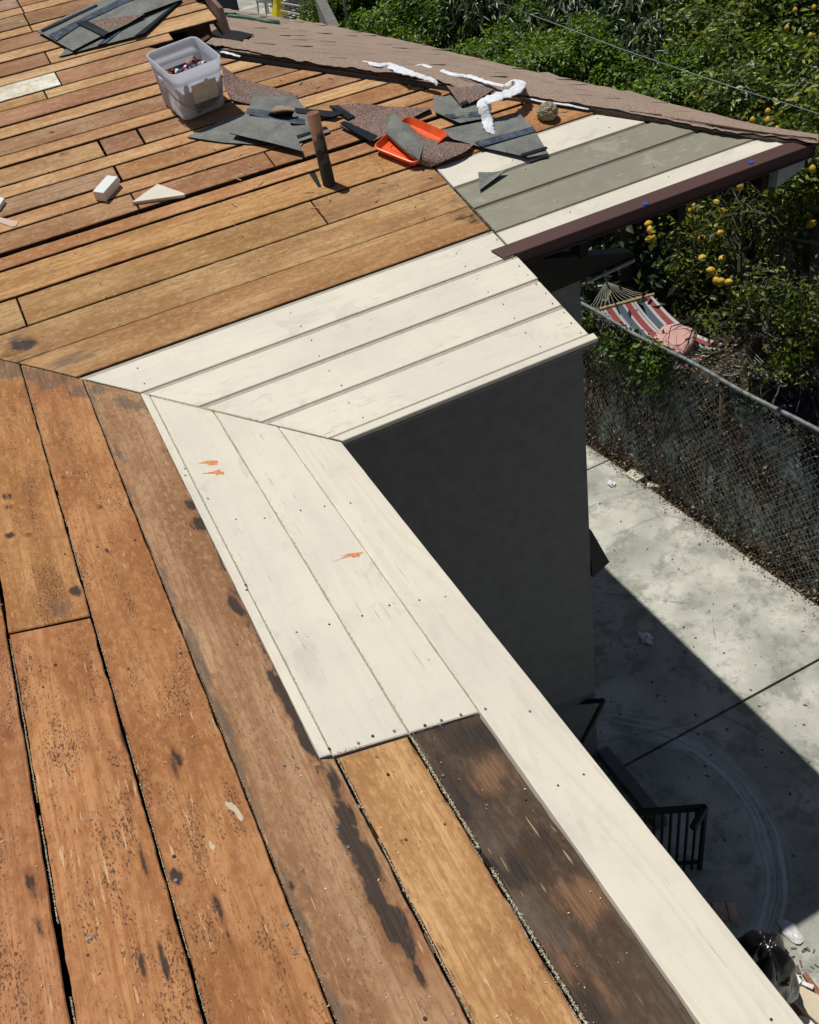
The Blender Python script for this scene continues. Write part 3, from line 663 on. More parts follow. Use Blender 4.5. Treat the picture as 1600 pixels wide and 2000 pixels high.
# driveway slabs with joints
J = 1.152
def fence_x(y): return 4.30 + (5.076 - y) * (.25 / 3.34)
drive = empty('driveway', (3, 0, GZ)); drive['kind'] = 'structure'
for (x0, x1_, y0, y1) in ((-.4, None, J + .012, 4.6), (-.4, None, 4.62, 8.5), (-.4, None, -2.6, J - .012), (-.4, None, -8, -2.62)):
    mb = MB(); n = 8
    ys_ = [y0 + (y1 - y0) * i / n for i in range(n + 1)]
    edge = [fence_x(y) - .07 + .035 * mnoise.noise(Vector((y * 2, 0, 0))) for y in ys_]
    bot = [(x0, y0, GZ - .1), *[(e, y, GZ - .1) for e, y in zip(edge, ys_)], (x0, y1, GZ - .1)]
    mb.prism(bot, [(x, y, GZ) for x, y, z in bot]); o = mb.build('concrete_slab', CONC); o.parent = drive; o.matrix_parent_inverse = Matrix.Translation((-3, 0, -GZ))
# broken slab pieces by the fence
for k, (pl, lab) in enumerate((([(1221, 925), (1247, 906), (1265, 927), (1243, 939)], 'broken square concrete slab lying beside the chain link fence'), ([(1264, 942), (1300, 944), (1303, 950), (1265, 950)], 'narrow concrete sliver lying right of the broken slab by the fence'))):
    b = [Vector(zp(*q, GZ + .035)) for q in pl]; mb = MB(); mb.prism([p - Vector((0, 0, .075)) for p in b], b); tag(mb.build('concrete_piece', plain('pale_concrete_%d' % k, (.58, .54, .44), .9)), lab, 'concrete piece')
# curb along the wall
mb = MB(); mb.box((WX + .0, .55, GZ), (WX + .10, WY, GZ + .10)); hpart(mb.build('wall_curb', plain('dark_curb', (.16, .16, .16), .9)))

# ------------------------------------------------------------------ stair railings
def railing(pts, z, name, label, nb):
    r = empty(name, (pts[0][0], pts[0][1], GZ), label=label, cat='railing')
    inv = Matrix.Translation(-Vector(r.location))
    def rp(o): o.parent = r; o.matrix_parent_inverse = inv
    mb = MB(); mb.tube([(p[0], p[1], z) for p in pts], .028, 6); rp(mb.build('top_rail', M_['rail']))
    mb = MB(); mb.tube([(p[0], p[1], GZ + .10) for p in pts[:2]], .018, 6); rp(mb.build('bottom_rail', M_['rail']))
    a, b = Vector(pts[0]), Vector(pts[1])
    for i in range(nb):
        q = a.lerp(b, i / (nb - 1)); mb = MB(); rr = .02 if i in (0, nb - 1) else .011
        mb.tube([(q.x, q.y, GZ), (q.x, q.y, z)], rr, 5); rp(mb.build('post' if i in (0, nb - 1) else 'baluster', M_['rail']))
    return r
a = zp(1378, 1577, -4.07); b = zp(1180, 1592, -4.07); c = zp(1354, 1618, -4.07)
railing([tuple(a), tuple(b), ], -4.07, 'stair_railing', 'black steel stair railing with thin balusters in the shaded yard below the eave', 13)
o = bpy.data.objects['stair_railing']; mb = MB(); mb.tube([tuple(a), tuple(c)], .028, 6); q = mb.build('handrail_return', M_['rail']); q.parent = o; q.matrix_parent_inverse = Matrix.Translation(-Vector(o.location))
a = zp(1166, 1375, -4.07); b = zp(1060, 1378, -4.07); c = zp(1138, 1448, -4.07); a[0] = max(a[0], 1.86)
r2 = empty('handrail', tuple(a), label='black handrail corner fixed at the foot of the grey wall', cat='handrail')
for nm, pts in (('top_rail', [a, b]), ('lower_rail', [a, c])):
    mb = MB(); mb.tube([tuple(p) for p in pts], .02, 6); q = mb.build(nm, M_['rail']); q.parent = r2; q.matrix_parent_inverse = Matrix.Translation(-Vector(r2.location))


# ------------------------------------------------------------------ rubbish at the bottom right
def crumple(name, c, r, mat, label, cat, sub=3, seed=0, flat=.7, amp=.35):
    bm = bmesh.new(); bmesh.ops.create_icosphere(bm, subdivisions=sub, radius=1)
    for q in bm.verts:
        p = q.co.copy(); n = mnoise.noise(p * 2.1 + Vector((seed, 0, 0))) + .5 * mnoise.noise(p * 5 + Vector((0, seed, 0))) + .3 * abs(mnoise.noise(p * 11))
        q.co = Vector((p.x * r[0], p.y * r[1], p.z * r[2])) * (1 + amp * n)
        if q.co.z < -r[2] * flat: q.co.z = -r[2] * flat
    mb = MB(); mb.bm(bm); o = mb.build(name, mat); 
    for v_ in o.data.vertices: pass
    o.location = (c[0], c[1], c[2] + r[2] * flat)
    return tag(o, label, cat)
bagm = G('black_bin_bag'); v = bagm.obj()
wr = bagm.ma('SINE', bagm.ma('MULTIPLY', bagm.noise(bagm.mapv(v, (5, 5, 1.1)), 1, 3, .6, .4), 60))
bagm.base((.012, .012, .014)).rough(.2); bagm.bump(bagm.noise(bagm.mapv(v, (9, 9, 1.6)), 1, 2, .5, .8), .8, .03); bagm.b.inputs['Specular IOR Level'].default_value = .6
bc = zp(1478, 1895, GZ + .35)
bm = bmesh.new(); bmesh.ops.create_icosphere(bm, subdivisions=5, radius=1)
for q in bm.verts:
    p = q.co.copy(); th = math.atan2(p.y, p.x)
    fold = .05 * math.sin(th * 11 + 3 * mnoise.noise(p * 1.5)) * (1 - abs(p.z) * .6) + .14 * mnoise.noise(p * 1.8)
    q.co = Vector((p.x * .19 * (1 + fold), p.y * .21 * (1 + fold), p.z * .42 + (.06 * math.sin(th * 5) if p.z > .6 else 0)))
mb = MB(); mb.bm(bm); o = mb.build('trash_bag', bagm.m, smooth=True); o.location = (bc[0] - .02, bc[1] - .06, GZ + .42)
tag(o, 'full shiny black plastic trash bag standing beside the pile of wood scraps', 'trash bag')
scr = [([(1452, 0)], 0)]
def plank_px(quad, z, th, mat, label, cat='wood scrap', name='wood_scrap', tilt=None):
    b = [Vector(zp(*q, z + (tilt[i] if tilt else 0))) for i, q in enumerate(quad)]
    mb = MB(); mb.prism([p - Vector((0, 0, th)) for p in b], b); return tag(mb.build(name, mat), label, cat)
PW = plain('scrap_white_paint', (.80, .79, .76), .6); PB = plain('scrap_red_wood', (.30, .13, .08), .8, var=.3); PT = plain('scrap_raw_wood', (.62, .43, .24), .8, var=.3, sc=60); PC = plain('scrap_cream_paint', (.62, .53, .38), .6, var=.06); PG = plain('scrap_grey', (.15, .12, .11), .8, var=.3)
plank_px([(1541, 1902), (1549, 1892), (1567, 1916), (1558, 1925)], GZ + .20, .02, PW, 'short white painted wood scrap on top of the debris pile')
plank_px([(1546, 1889), (1559, 1884), (1566, 1902), (1556, 1900)], GZ + .14, .02, PG, 'dark grey wood chip behind the white scrap in the debris pile')
plank_px([(1568, 1902), (1575, 1898), (1604, 1936), (1598, 1946)], GZ + .15, .03, PB, 'dark red wooden stick at the right edge of the debris pile')
plank_px([(1534, 1900), (1538, 1897), (1566, 1917), (1562, 1924)], GZ + .12, .02, PB, 'thin reddish batten under the white painted scrap')
plank_px([(1535, 1908), (1562, 1921), (1553, 1948), (1538, 1936)], GZ + .10, .08, PT, 'stack of raw splintered wood in the debris pile')
plank_px([(1565, 1926), (1612, 1950), (1612, 2010), (1550, 1955)], GZ + .16, .02, PC, 'cream painted panel scrap leaning on the debris pile')
plank_px([(1538, 1938), (1550, 1955), (1574, 1988), (1562, 1982), (1540, 1960)], GZ + .05, .03, PB, 'brown board lying under the cream panel scrap')
plank_px([(1562, 1983), (1610, 2000), (1620, 2040), (1580, 2040)], GZ + .10, .02, PW, 'white board at the bottom edge of the debris pile')
plank_px([(1568, 1916), (1590, 1924), (1588, 1932), (1566, 1922)], GZ + .19, .012, PW, 'bent white strip between the red stick and the cream panel')
for i in range(14):
    px, py = random.uniform(1530, 1598), random.uniform(1850, 1935); P = zp(px, py, GZ + .004); an = random.random() * 3; l = random.uniform(.01, .03)
    d_ = Vector((math.cos(an), math.sin(an), 0)) * l; e = Vector((-d_.y, d_.x, 0)) * .25; P = Vector(P); mb = globals().get('chips') or MB(); chips = mb
    mb.prism([P - d_ - e, P + d_ - e, P + d_ + e, P - d_ + e], [p + Vector((0, 0, .008)) for p in (P - d_ - e, P + d_ - e, P + d_ + e, P - d_ + e)])
tag(chips.build('wood_chips', PG), kind='stuff')
# two pinkish boards standing in the shade left of the bag
pc = zp(1420, 1806, GZ); pb = empty('leaning_boards', tuple(pc), label='pair of pale pinkish boards leaning together in the shade behind the trash bag', cat='boards')
PK = plain('pale_pink_wood', (.42, .34, .33), .8)
for (q0, q1, q2, q3) in (((1392, 1764), (1416, 1763), (1424, 1800), (1396, 1800)), ((1419, 1763), (1435, 1762), (1448, 1809), (1430, 1806))):
    Z = GZ + .02; bq = [Vector(zp(*q0, Z + .25)), Vector(zp(*q1, Z + .25)), Vector(zp(*q2, Z)), Vector(zp(*q3, Z))]
    mb = MB(); mb.prism([p + Vector((.0, .02, -.01)) for p in bq], bq); o = mb.build('board', PK, pb)
WHP = plain('white_paper', (.78, .80, .82), .6, var=.08)
for (px, py, r, l, s_) in ((1195, 947, .035, 'crumpled white paper on the sunlit driveway near the broken slab', 1), (1261, 1250, .05, 'crumpled white paper lying in the shadow on the driveway', 5)):
    crumple('crumpled_paper', zp(px, py, GZ), (r, r * 1.3, r * .8), WHP, l, 'paper', 3, s_, amp=.7)
P = zp(1545, 1820, GZ + .01)
crumple('plastic_sheet', P, (.05, .09, .012), plain('clear_film', (.6, .6, .58), .3), 'thin whitish plastic film lying on the driveway by the trash bag', 'plastic film', 3, 9)
# driveway leaves and grit
mb = MB()
for i in range(260):
    px, py = random.uniform(1150, 1600), random.uniform(880, 1560); P = Vector(zp(px, py, GZ + .003))
    if P.x > 4.6 or P.x < 1.95: continue
    an = random.random() * 6.3; l = random.choice([.004, .005, .006, .008, .018]) * random.uniform(.7, 1.3); d_ = Vector((math.cos(an), math.sin(an), 0)) * l; e = Vector((-d_.y, d_.x, 0)) * .5
    mb.add([P - d_, P - e + Vector((0, 0, .004)), P + d_ + Vector((0, 0, .004)), P + e], [(0, 1, 2, 3)])
tag(mb.build('fallen_leaves', plain('dry_leaf', (.12, .09, .055), .8, var=.4)), kind='stuff')

# ------------------------------------------------------------------ ROOF LITTER (sheets)
def two(name, front, stripe=None): pass
gs = G('grey_shingle_back'); v = gs.obj(); 
a = gs.ramp(gs.noise(v, 9, 5, .6), [(.3, (.105, .112, .106)), (.7, (.22, .232, .22))])
a = gs.mix(gs.ma('MULTIPLY', gs.step(gs.noise(v, 28, 5, .75), .52, .62), .5), a, gs.col((.27, .23, .19))); a = gs.mix(gs.ma('MULTIPLY', gs.step(gs.noise(v, 220, 2), .52, .62), .5), a, gs.col((.30, .31, .29))); gs.base(a).rough(.85); gs.bump(gs.noise(v, 90, 4), .3, .003); GREYS = gs.m
gm_ = G('granule_shingle_face'); v = gm_.obj(); vr = gm_.vor(v, 330); sp_ = gm_.n('ShaderNodeSeparateColor'); gm_.put(sp_.inputs[0], vr.outputs['Color'])
a = gm_.ramp(sp_.outputs[0], [(0, (.07, .045, .04)), (.4, (.20, .125, .10)), (.75, (.30, .19, .155)), (1, (.50, .38, .33))])
a = gm_.mix(gm_.step(gm_.noise(gm_.mapv(v, (2, 6, 1)), 1.5, 3, .6), .55, .68), a, gm_.col((.17, .175, .15))); gm_.base(a).rough(.95); gm_.bump(vr.outputs['Distance'], .6, .003); GRAN = gm_.m
adh = G('black_adhesive_strip'); v = adh.obj(); a = adh.mix(adh.step(adh.noise(v, 130, 4, .7), .6, .72), adh.col((.012, .016, .022)), adh.col((.07, .10, .13))); adh.base(a).rough(.35); ADH = adh.m
adb = G('bluish_adhesive_strip'); v = adb.obj(); a = adb.mix(adb.step(adb.noise(v, 30, 4, .7), .4, .7), adb.col((.045, .06, .085)), adb.col((.11, .14, .18))); adb.base(a).rough(.35); ADB = adb.m
def subdiv_poly(P, H, n=6):
    """triangulated, subdivided polygon (image-plane outline dropped on the roof) with per-corner lifts"""
    return P, H
def sheet(outline, lifts, mat, label, name='shingle_scrap', cat='shingle scrap', th=.004, off=.006, strips=(), group=None, curl=.0018, under=None):
    if not isinstance(lifts, (list, tuple)): lifts = [lifts + random.choice([0, 0, .002, .006, .014]) for _ in outline]
    pts = [Vector(onS(x, y, off)) for x, y in outline]
    c = sum(pts, Vector()) / len(pts); c = Vector(onB(*np.mean(np.array(outline), axis=0), off))
    bm = bmesh.new(); lay = bm.verts.layers.float.new('l'); vs = [bm.verts.new(p) for p in pts]; bm.faces.new(vs)
    for q, l in zip(vs, lifts if isinstance(lifts, (list, tuple)) else [lifts] * len(vs)): q[lay] = l
    if isinstance(lifts, (list, tuple)) or curl: 
        bmesh.ops.triangulate(bm, faces=bm.faces[:])
        for _ in range(3): bmesh.ops.subdivide_edges(bm, edges=bm.edges[:], cuts=1, use_grid_fill=True)
    sd = random.random() * 50
    for q in bm.verts:
        q.co += NB * (q[lay] + curl * (1 + 1.2 * mnoise.noise(q.co * 5 + Vector((sd, 0, 0)))))
    bm.normal_update()
    if sum((f.normal.z for f in bm.faces)) < 0: bmesh.ops.reverse_faces(bm, faces=bm.faces[:])
    up = MB(); up.bm(bm.copy()); nv = len(up.v)
    mb = MB(); mb.add(up.v, up.f, 0); mb.add([(x, y, z - th) for x, y, z in up.v], [tuple(reversed(f)) for f in up.f], 1)
    bm.verts.index_update()
    sidev = []
    for e in bm.edges:
        if e.is_boundary:
            a, b = e.verts[0].index, e.verts[1].index
            sidev.append((a, b, b + nv, a + nv))
    mb.f += sidev; mb.m += [1] * len(sidev); bm.free()
    mb.v = [(x - c.x, y - c.y, z - c.z) for x, y, z in mb.v]
    o = mb.build(name, [mat, under or M_['felt']]); o.location = c; tag(o, label, cat, group)
    for k, (so, sm_, *h) in enumerate(strips):
        h = h[0] if h else .0025
        sp = [Vector(onS(x, y, off)) + NB * (curl * 2.5 + h * .4 + .0012 + (0 if isinstance(lifts, (list, tuple)) else lifts)) for x, y in so]
        if isinstance(lifts, (list, tuple)):
            # follow the lifts: average by inverse distance
            for i, p in enumerate(sp):
                ws = [1 / ((p - q).length ** 2 + 1e-4) for q in pts]; p += NB * (sum(w_ * l for w_, l in zip(ws, lifts)) / sum(ws))
        m2 = MB(); m2.prism([p - NB * .0015 - c for p in sp], [p - c for p in sp]); s2 = m2.build('adhesive_strip', sm_); s2.parent = o
    return o
sheet([(114, 111), (160, 70), (260, -2), (357, 0), (283, 69)], 0, GREYS, 'large grey shingle sheet at the bottom of the pile at the top left', strips=[([(350, 3), (357, 0), (283, 69), (262, 75), (275, 66)], ADH), ([(190, 92), (225, 62), (262, 45), (207, 88)], ADB)])
sheet([(73, 62), (140, 27), (210, -2), (340, -8), (352, 2), (282, 33), (212, 68), (143, 101)], .004, GREYS, 'long grey shingle sheet lying on top at the top left of the roof', off=.014, strips=[([(100, 76), (96, 72), (240, 0), (272, 0), (170, 45), (112, 83)], ADB), ([(80, 62), (190, 12), (192, 15), (84, 65)], ADH)])
sheet([(150, 47), (172, 43), (283, 31), (250, 48), (212, 68), (203, 74)], .003, GRAN, 'small brown granule shingle piece with a black strip on the top left pile', off=.024, strips=[([(150, 47), (170, 43), (214, 68), (203, 74)], ADH)])
sheet([(437, 147), (470, 158), (525, 168), (582, 187), (530, 197), (485, 203), (455, 200), (440, 178)], [.05, .01, 0, 0, 0, 0, .01, .03], GRAN, 'brown granule shingle lying against the right side of the bucket')
sheet([(366, 268), (440, 232), (478, 222), (560, 236), (560, 278), (500, 283), (440, 279), (400, 274)], 0, GREYS, 'flat grey shingle with a long left point right below the bucket')
sheet([(484, 220), (498, 194), (530, 198), (562, 190), (578, 192), (598, 214), (612, 238), (560, 242)], [.01, .02, .02, .02, .01, 0, 0, 0], GREYS, 'grey shingle piece under the curled scrap left of the vent pipe', off=.016, strips=[([(484, 218), (520, 222), (596, 236), (596, 246), (560, 242), (482, 228)], ADB), ([(575, 214), (672, 222), (650, 231), (578, 222)], ADH, -.004)])
sheet([(450, 265), (478, 230), (566, 246), (580, 270), (592, 298), (530, 283)], [.012, .012, .02, .01, .004, .008], GREYS, 'grey shingle triangle on top of the scraps left of the vent pipe', off=.022)
sheet([(560, 245), (600, 243), (642, 252), (645, 258), (584, 280), (578, 272)], 0, GREYS, 'grey shingle piece with black strips directly behind the vent pipe', strips=[([(578, 268), (636, 249), (641, 252), (580, 273)], ADH)])
sheet([(643, 209), (700, 207), (760, 209), (841, 211), (841, 218), (800, 236), (770, 262), (726, 282), (690, 262), (664, 250), (694, 232)], 0, GRAN, 'wide brown granule shingle left of the orange tray', strips=[([(643, 209), (661, 209), (694, 230), (681, 237)], ADH), ([(664, 247), (674, 242), (738, 272), (724, 283)], ADH)])
sheet([(845, 191), (875, 189), (940, 191), (955, 230), (899, 246), (850, 222)], 0, GREYS, 'grey shingle with a blue strip between the tray and the white cloth', strips=[([(868, 229), (938, 220), (942, 230), (885, 238)], ADB)])
sheet([(859, 262), (945, 238), (1012, 221), (1042, 258), (1071, 303), (1033, 311), (950, 291), (885, 276)], .003, GREYS, 'largest flat grey shingle piece overlapping the cream boards', off=.012, strips=[([(927, 282), (1040, 256), (1047, 265), (942, 290)], ADB), ([(1015, 307), (1066, 292), (1070, 296), (1024, 310)], ADH)])
sheet([(855, 156), (905, 158), (948, 163), (964, 180), (938, 196), (902, 209), (880, 182)], [.03, .03, .02, .01, .01, .0, .01], GRAN, 'brown granule shingle with a black edge strip hanging over the hip', off=.02, strips=[([(855, 156), (868, 157), (916, 204), (902, 209)], ADH)])
sheet([(934, 337), (962, 339), (990, 337), (937, 374)], 0, GREYS, 'small grey shingle triangle on the olive painted board')
# curled shingle over the tray
def grid_sheet(rows, mat, label, under, th=.004, name='shingle_scrap', mats=None):
    nr = len(rows); nc = len(rows[0])
    def cr(a, b, c, d, t): return .5 * ((2 * b) + (-a + c) * t + (2 * a - 5 * b + 4 * c - d) * t * t + (-a + 3 * b - 3 * c + d) * t ** 3)
    G_ = [[Vector(onB(x, y, h)) for x, y, h in r] for r in rows]
    def res(L, k):
        out = []
        for i in range(len(L) - 1):
            a, b, c, d = L[max(i - 1, 0)], L[i], L[i + 1], L[min(i + 2, len(L) - 1)]
            for j in range(k): out.append(cr(a, b, c, d, j / k))
        return out + [L[-1]]
    G_ = [res(r, 5) for r in G_]; T = [res([G_[i][j] for i in range(nr)], 5) for j in range(len(G_[0]))]
    nx, ny = len(T), len(T[0]); V = [p for col_ in T for p in col_]
    c = sum(V, Vector()) / len(V)
    F = [(i * ny + j, (i + 1) * ny + j, (i + 1) * ny + j + 1, i * ny + j + 1) for i in range(nx - 1) for j in range(ny - 1)]
    me_v = [p - c for p in V]; n = len(me_v)
    nrm = (V[1 * ny] - V[0]).cross(V[1] - V[0]); sgn = 1
    V2 = [p - NB * th for p in me_v]
    o = meshobj(name, me_v + V2, F + [tuple(reversed([q + n for q in f])) for f in F], [mat, under], None, [0] * len(F) + [1] * len(F), True); o.location = c
    return tag(o, label, 'shingle scrap')
grid_sheet([[(766, 221, .015), (800, 244, .020), (838, 270, .02), (925, 282, .02)], [(759, 240, .05), (785, 262, .055), (825, 288, .05), (908, 296, .03)], [(754, 258, .035), (778, 280, .045), (812, 305, .045), (870, 313, .03)], [(757, 264, .015), (782, 288, .02), (816, 316, .02), (842, 325, .012)]], GRAN, 'curled brown shingle lying across the orange tray', GREYS)
grid_sheet([[(766, 220, .020), (775, 224, .026), (790, 240, .030), (812, 262, .028)], [(759, 240, .054), (768, 245, .060), (795, 262, .062), (826, 284, .055)], [(753, 258, .038), (763, 266, .046), (790, 288, .050), (820, 309, .050)], [(756, 265, .016), (768, 276, .022), (793, 299, .024), (820, 320, .022)]], GREYS, 'grey band of folded shingle on the left of the curled scrap over the tray', GREYS)
grid_sheet([[(523, 226, .03), (543, 228, .03), (570, 226, .028)], [(530, 215, .06), (550, 215, .07), (575, 216, .06)], [(540, 206, .05), (562, 207, .065), (577, 212, .05)]], plain('tan_fold_shingle', (.33, .23, .16), .9, var=.35, sc=60), 'small tan curled shingle tab standing left of the vent pipe', M_['felt'])
# orange tray
tc = [Vector(onB(*q)) for q in ((727, 300), (812, 334), (878, 273), (797, 238))]
ctr = sum(tc, Vector()) / 4
tray = empty('orange_tray', tuple(ctr), label='shallow orange metal tray with raised rim under a curled shingle', cat='tray')
ORM = G('orange_enamel'); ORM.base(ORM.ramp(ORM.noise(ORM.obj(), 25, 4), [(.3, (.80, .10, .022)), (.7, (.95, .15, .035))])).rough(.38)
def rr_outline(P, r, inset, n=5):
    out = []
    for i in range(4):
        a, b, c = P[i - 1], P[i], P[(i + 1) % 4]; d1 = (a - b).normalized(); d2 = (c - b).normalized(); m_ = (d1 + d2)
        p0 = b + d1 * r; p1 = b + d2 * r
        for k in range(n + 1):
            t = k / n; q = p0.lerp(b, t).lerp(b.lerp(p1, t), t); out.append(q + (ctr - q).normalized() * inset)
    return out
L0 = rr_outline(tc, .04, .020); Lm = rr_outline(tc, .04, .0); Li = rr_outline(tc, .04, .006); Lf = rr_outline(tc, .04, .026)
rings = [[p + NB * .004 for p in L0], [p + NB * .034 for p in Lm], [p + NB * .036 for p in Li], [p + NB * .009 for p in Lf]]
V = [p - ctr for r_ in rings for p in r_]; n = len(L0); F = []
for k in range(3): F += [(k * n + i, k * n + (i + 1) % n, (k + 1) * n + (i + 1) % n, (k + 1) * n + i) for i in range(n)]
F.append(tuple(3 * n + i for i in range(n))); F.append(tuple(range(n - 1, -1, -1)))
o = meshobj('tray_body', V, F, ORM.m); o.parent = tray; tbody = o
mb = MB(); rb = rr_outline(tc, .05, .065); mb.tube([p - ctr + NB * .010 for p in rb] + [rb[0] - ctr + NB * .010], .0028, 5, cap=False); o = mb.build('pressed_rib', ORM.m); o.parent = tbody
# ------------------------------------------------------------------ vent pipe
pp = Vector(onB(643, 359)); pipe = empty('vent_pipe', tuple(pp), label='rusty brown vent pipe with tar coated lower half standing in the roof boards', cat='vent pipe')
rust = G('rusty_iron_tar'); v = rust.obj(); sx = rust.n('ShaderNodeSeparateXYZ'); rust.put(sx.inputs[0], v)
hgt = rust.ma('ADD', sx.outputs[2], rust.ma('MULTIPLY', rust.ma('SUBTRACT', rust.noise(rust.mapv(v, (18, 18, 5)), 1, 3), .5), .22))
rc = rust.ramp(rust.noise(v, 14, 4), [(.3, (.26, .13, .08)), (.7, (.38, .20, .125))])
a = rust.mix(rust.step(hgt, .195, .186), rc, rust.col((.085, .068, .062))); a = rust.mix(rust.ma('MULTIPLY', rust.step(rust.noise(v, 16, 3), .5, .53), rust.step(hgt, .2, .16)), a, rust.col((.022, .017, .016)))
a = rust.mix(rust.step(sx.outputs[2], .10, .09), a, rust.col((.045, .050, .042))); rust.base(a).rough(.75); rust.bump(rust.noise(v, 40, 4), .4, .003)
PH = .30; PR = .0275; n = 24
V = []; 
for z, r_ in ((-.1, PR), (.0, PR), (.095, PR), (.097, PR - .001), (PH - .002, PR - .001), (PH, PR - .003), (PH, PR - .006), (PH - .16, PR - .006)):
    V += [(r_ * math.cos(2 * math.pi * k / n) - .02 * z, r_ * math.sin(2 * math.pi * k / n), z) for k in range(n)]
F = [(j * n + k, j * n + (k + 1) % n, (j + 1) * n + (k + 1) % n, (j + 1) * n + k) for j in range(7) for k in range(n)]
o = meshobj('pipe', V, F, rust.m, None, None, True); o.parent = pipe
mb = MB(); V = []
# torn tar collar beside the pipe
q = [(600, 338), (612, 336), (624, 362), (640, 364), (650, 362)]
mb.prism([Vector(onB(*p, .001)) - pp for p in ((604, 339), (616, 336), (628, 364), (621, 364))], [Vector(onB(*p, .0035)) - pp for p in ((604, 339), (616, 336), (628, 364), (621, 364))])
o = mb.build('pipe_cutout', M_['felt']); o.parent = pipe
# ------------------------------------------------------------------ bucket
bl, bf, br = [Vector(onB(*q)) for q in ((322, 201), (362, 240), (443, 207))]
ex = (br - bf).normalized(); ex = (ex - NB * ex.dot(NB)).normalized(); ey = NB.cross(ex)
if (bl - bf).dot(ey) < 0: ey = -ey
side = .228; c0 = bf + ex * side / 2 + ey * side / 2
BK = Matrix((ex, ey, NB)).transposed().to_4x4(); BK.translation = c0
bucket = bpy.data.objects.new('square_bucket', None); link(bucket); bucket.matrix_world = BK; tag(bucket, 'translucent white square plastic bucket with wire handle holding small red and dark caps', 'bucket')
pl = G('translucent_plastic'); v = pl.obj(); pl.base(pl.ramp(pl.noise(v, 6, 3), [(.3, (.83, .88, .99)), (.7, (.90, .95, 1.0))])).rough(.35); pl.b.inputs['Specular IOR Level'].default_value = .5
trn = pl.n('ShaderNodeBsdfTranslucent'); trn.inputs[0].default_value = (.90, .95, 1, 1); mx = pl.n('ShaderNodeMixShader'); mx.inputs[0].default_value = .6
pl.t.links.new(pl.b.outputs[0], mx.inputs[1]); pl.t.links.new(trn.outputs[0], mx.inputs[2])
# window where the label shows through lower part: see-through mix
tr2 = pl.n('ShaderNodeBsdfTransparent'); tr2.inputs[0].default_value = (.85, .83, .92, 1); mx2 = pl.n('ShaderNodeMixShader'); mx2.inputs[0].default_value = .10
pl.t.links.new(mx.outputs[0], mx2.inputs[1]); pl.t.links.new(tr2.outputs[0], mx2.inputs[2]); pl.t.links.new(mx2.outputs[0], pl.t.nodes['Material Output'].inputs[0])
def sq(h, r, z, n=5):
    out = []
    for i, (sx_, sy_) in enumerate(((1, 1), (-1, 1), (-1, -1), (1, -1))):
        cx_, cy_ = sx_ * (h - r), sy_ * (h - r); a0 = i * math.pi / 2
        for k in range(n + 1):
            t = a0 + k / n * math.pi / 2; out.append((cx_ + r * math.cos(t), cy_ + r * math.sin(t), z))
    return out
HB = .235; s0 = side / 2; prof = [(s0 - .03, .03, .002), (s0 - .004, .03, .004), (s0, .03, .012), (s0 + .010, .035, .165), (s0 + .011, .035, .172), (s0 + .017, .036, .175), (s0 + .018, .036, .180), (s0 + .012, .035, .184), (s0 + .014, .036, .208), (s0 + .019, .037, .210), (s0 + .020, .037, .231), (s0 + .021, .037, HB), (s0 + .018, .036, HB + .003), (s0 + .014, .035, HB), (s0 + .009, .034, .18), (s0 - .004, .03, .016)]
V = [p for (h, r, z) in prof for p in sq(h, r, z)]; n = len(sq(1, .1, 0)); F = []
for k in range(len(prof) - 1): F += [(k * n + i, k * n + (i + 1) % n, (k + 1) * n + (i + 1) % n, (k + 1) * n + i) for i in range(n)]
F += [tuple(range(n - 1, -1, -1)), tuple((len(prof) - 1) * n + i for i in range(n))]
o = meshobj('bucket_body', V, F, pl.m, None, None, True); o.parent = bucket; bbody = o
LB = G('old_paper_label'); v = LB.obj(); LB.base(LB.ramp(LB.noise(v, 30, 5, .7), [(.3, (.62, .59, .47)), (.7, (.80, .77, .64))])).rough(.7)
mb = MB(); yy0 = -(s0 + .006); 
mb.prism([(-.045, -s0 - .0060, .065), (.082, -s0 - .0060, .065), (.078, -s0 - .0125, .160), (-.050, -s0 - .0125, .160)], [(-.045, -s0 - .0072, .065), (.082, -s0 - .0072, .065), (.078, -s0 - .0137, .160), (-.050, -s0 - .0137, .160)])
o = mb.build('label_sheet', LB.m); o.parent = bbody
mb = MB(); mb.prism([(-.045, -s0 - .003, .022), (.06, -s0 - .003, .030), (.085, -s0 - .006, .066), (-.05, -s0 - .006, .070)], [(-.045, -s0 - .005, .022), (.06, -s0 - .005, .030), (.085, -s0 - .008, .066), (-.05, -s0 - .008, .070)]); o = mb.build('torn_label', plain('torn_grey_label', (.20, .20, .19), .6, var=.4, sc=40)); o.parent = bucket
mb = MB(); hh = s0 + .022
arc_ = [(-hh, 0, .17)] + [(-hh * math.cos(t) * 1.02, -.150 * math.sin(t) ** .6, .17 - .125 * math.sin(t)) for t in [math.pi * k / 18 for k in range(1, 18)]] + [(hh, 0, .17)]
mb.tube(arc_, .0026, 5); o = mb.build('wire_handle', plain('wire_steel', (.35, .33, .36), .4, metal=.6)); o.parent = bucket
mb = MB()
for sgn in (-1, 1): mb.box((sgn * (hh - .004) - .006, -.018, .155), (sgn * (hh - .004) + .006, .018, .18), bev=.003)
o = mb.build('handle_lug', pl.m); o.parent = bbody
mb = MB(); mb.prism([(x * .96, y * .96, .06) for x, y, z in sq(s0 - .006, .03, 0)], [(x, y, .142) for x, y, z in sq(s0 + .001, .03, 0)]); o = mb.build('contents_fill', plain('grey_scrap_fill', (.09, .09, .10), .8, var=.6, sc=50)); o.parent = bucket
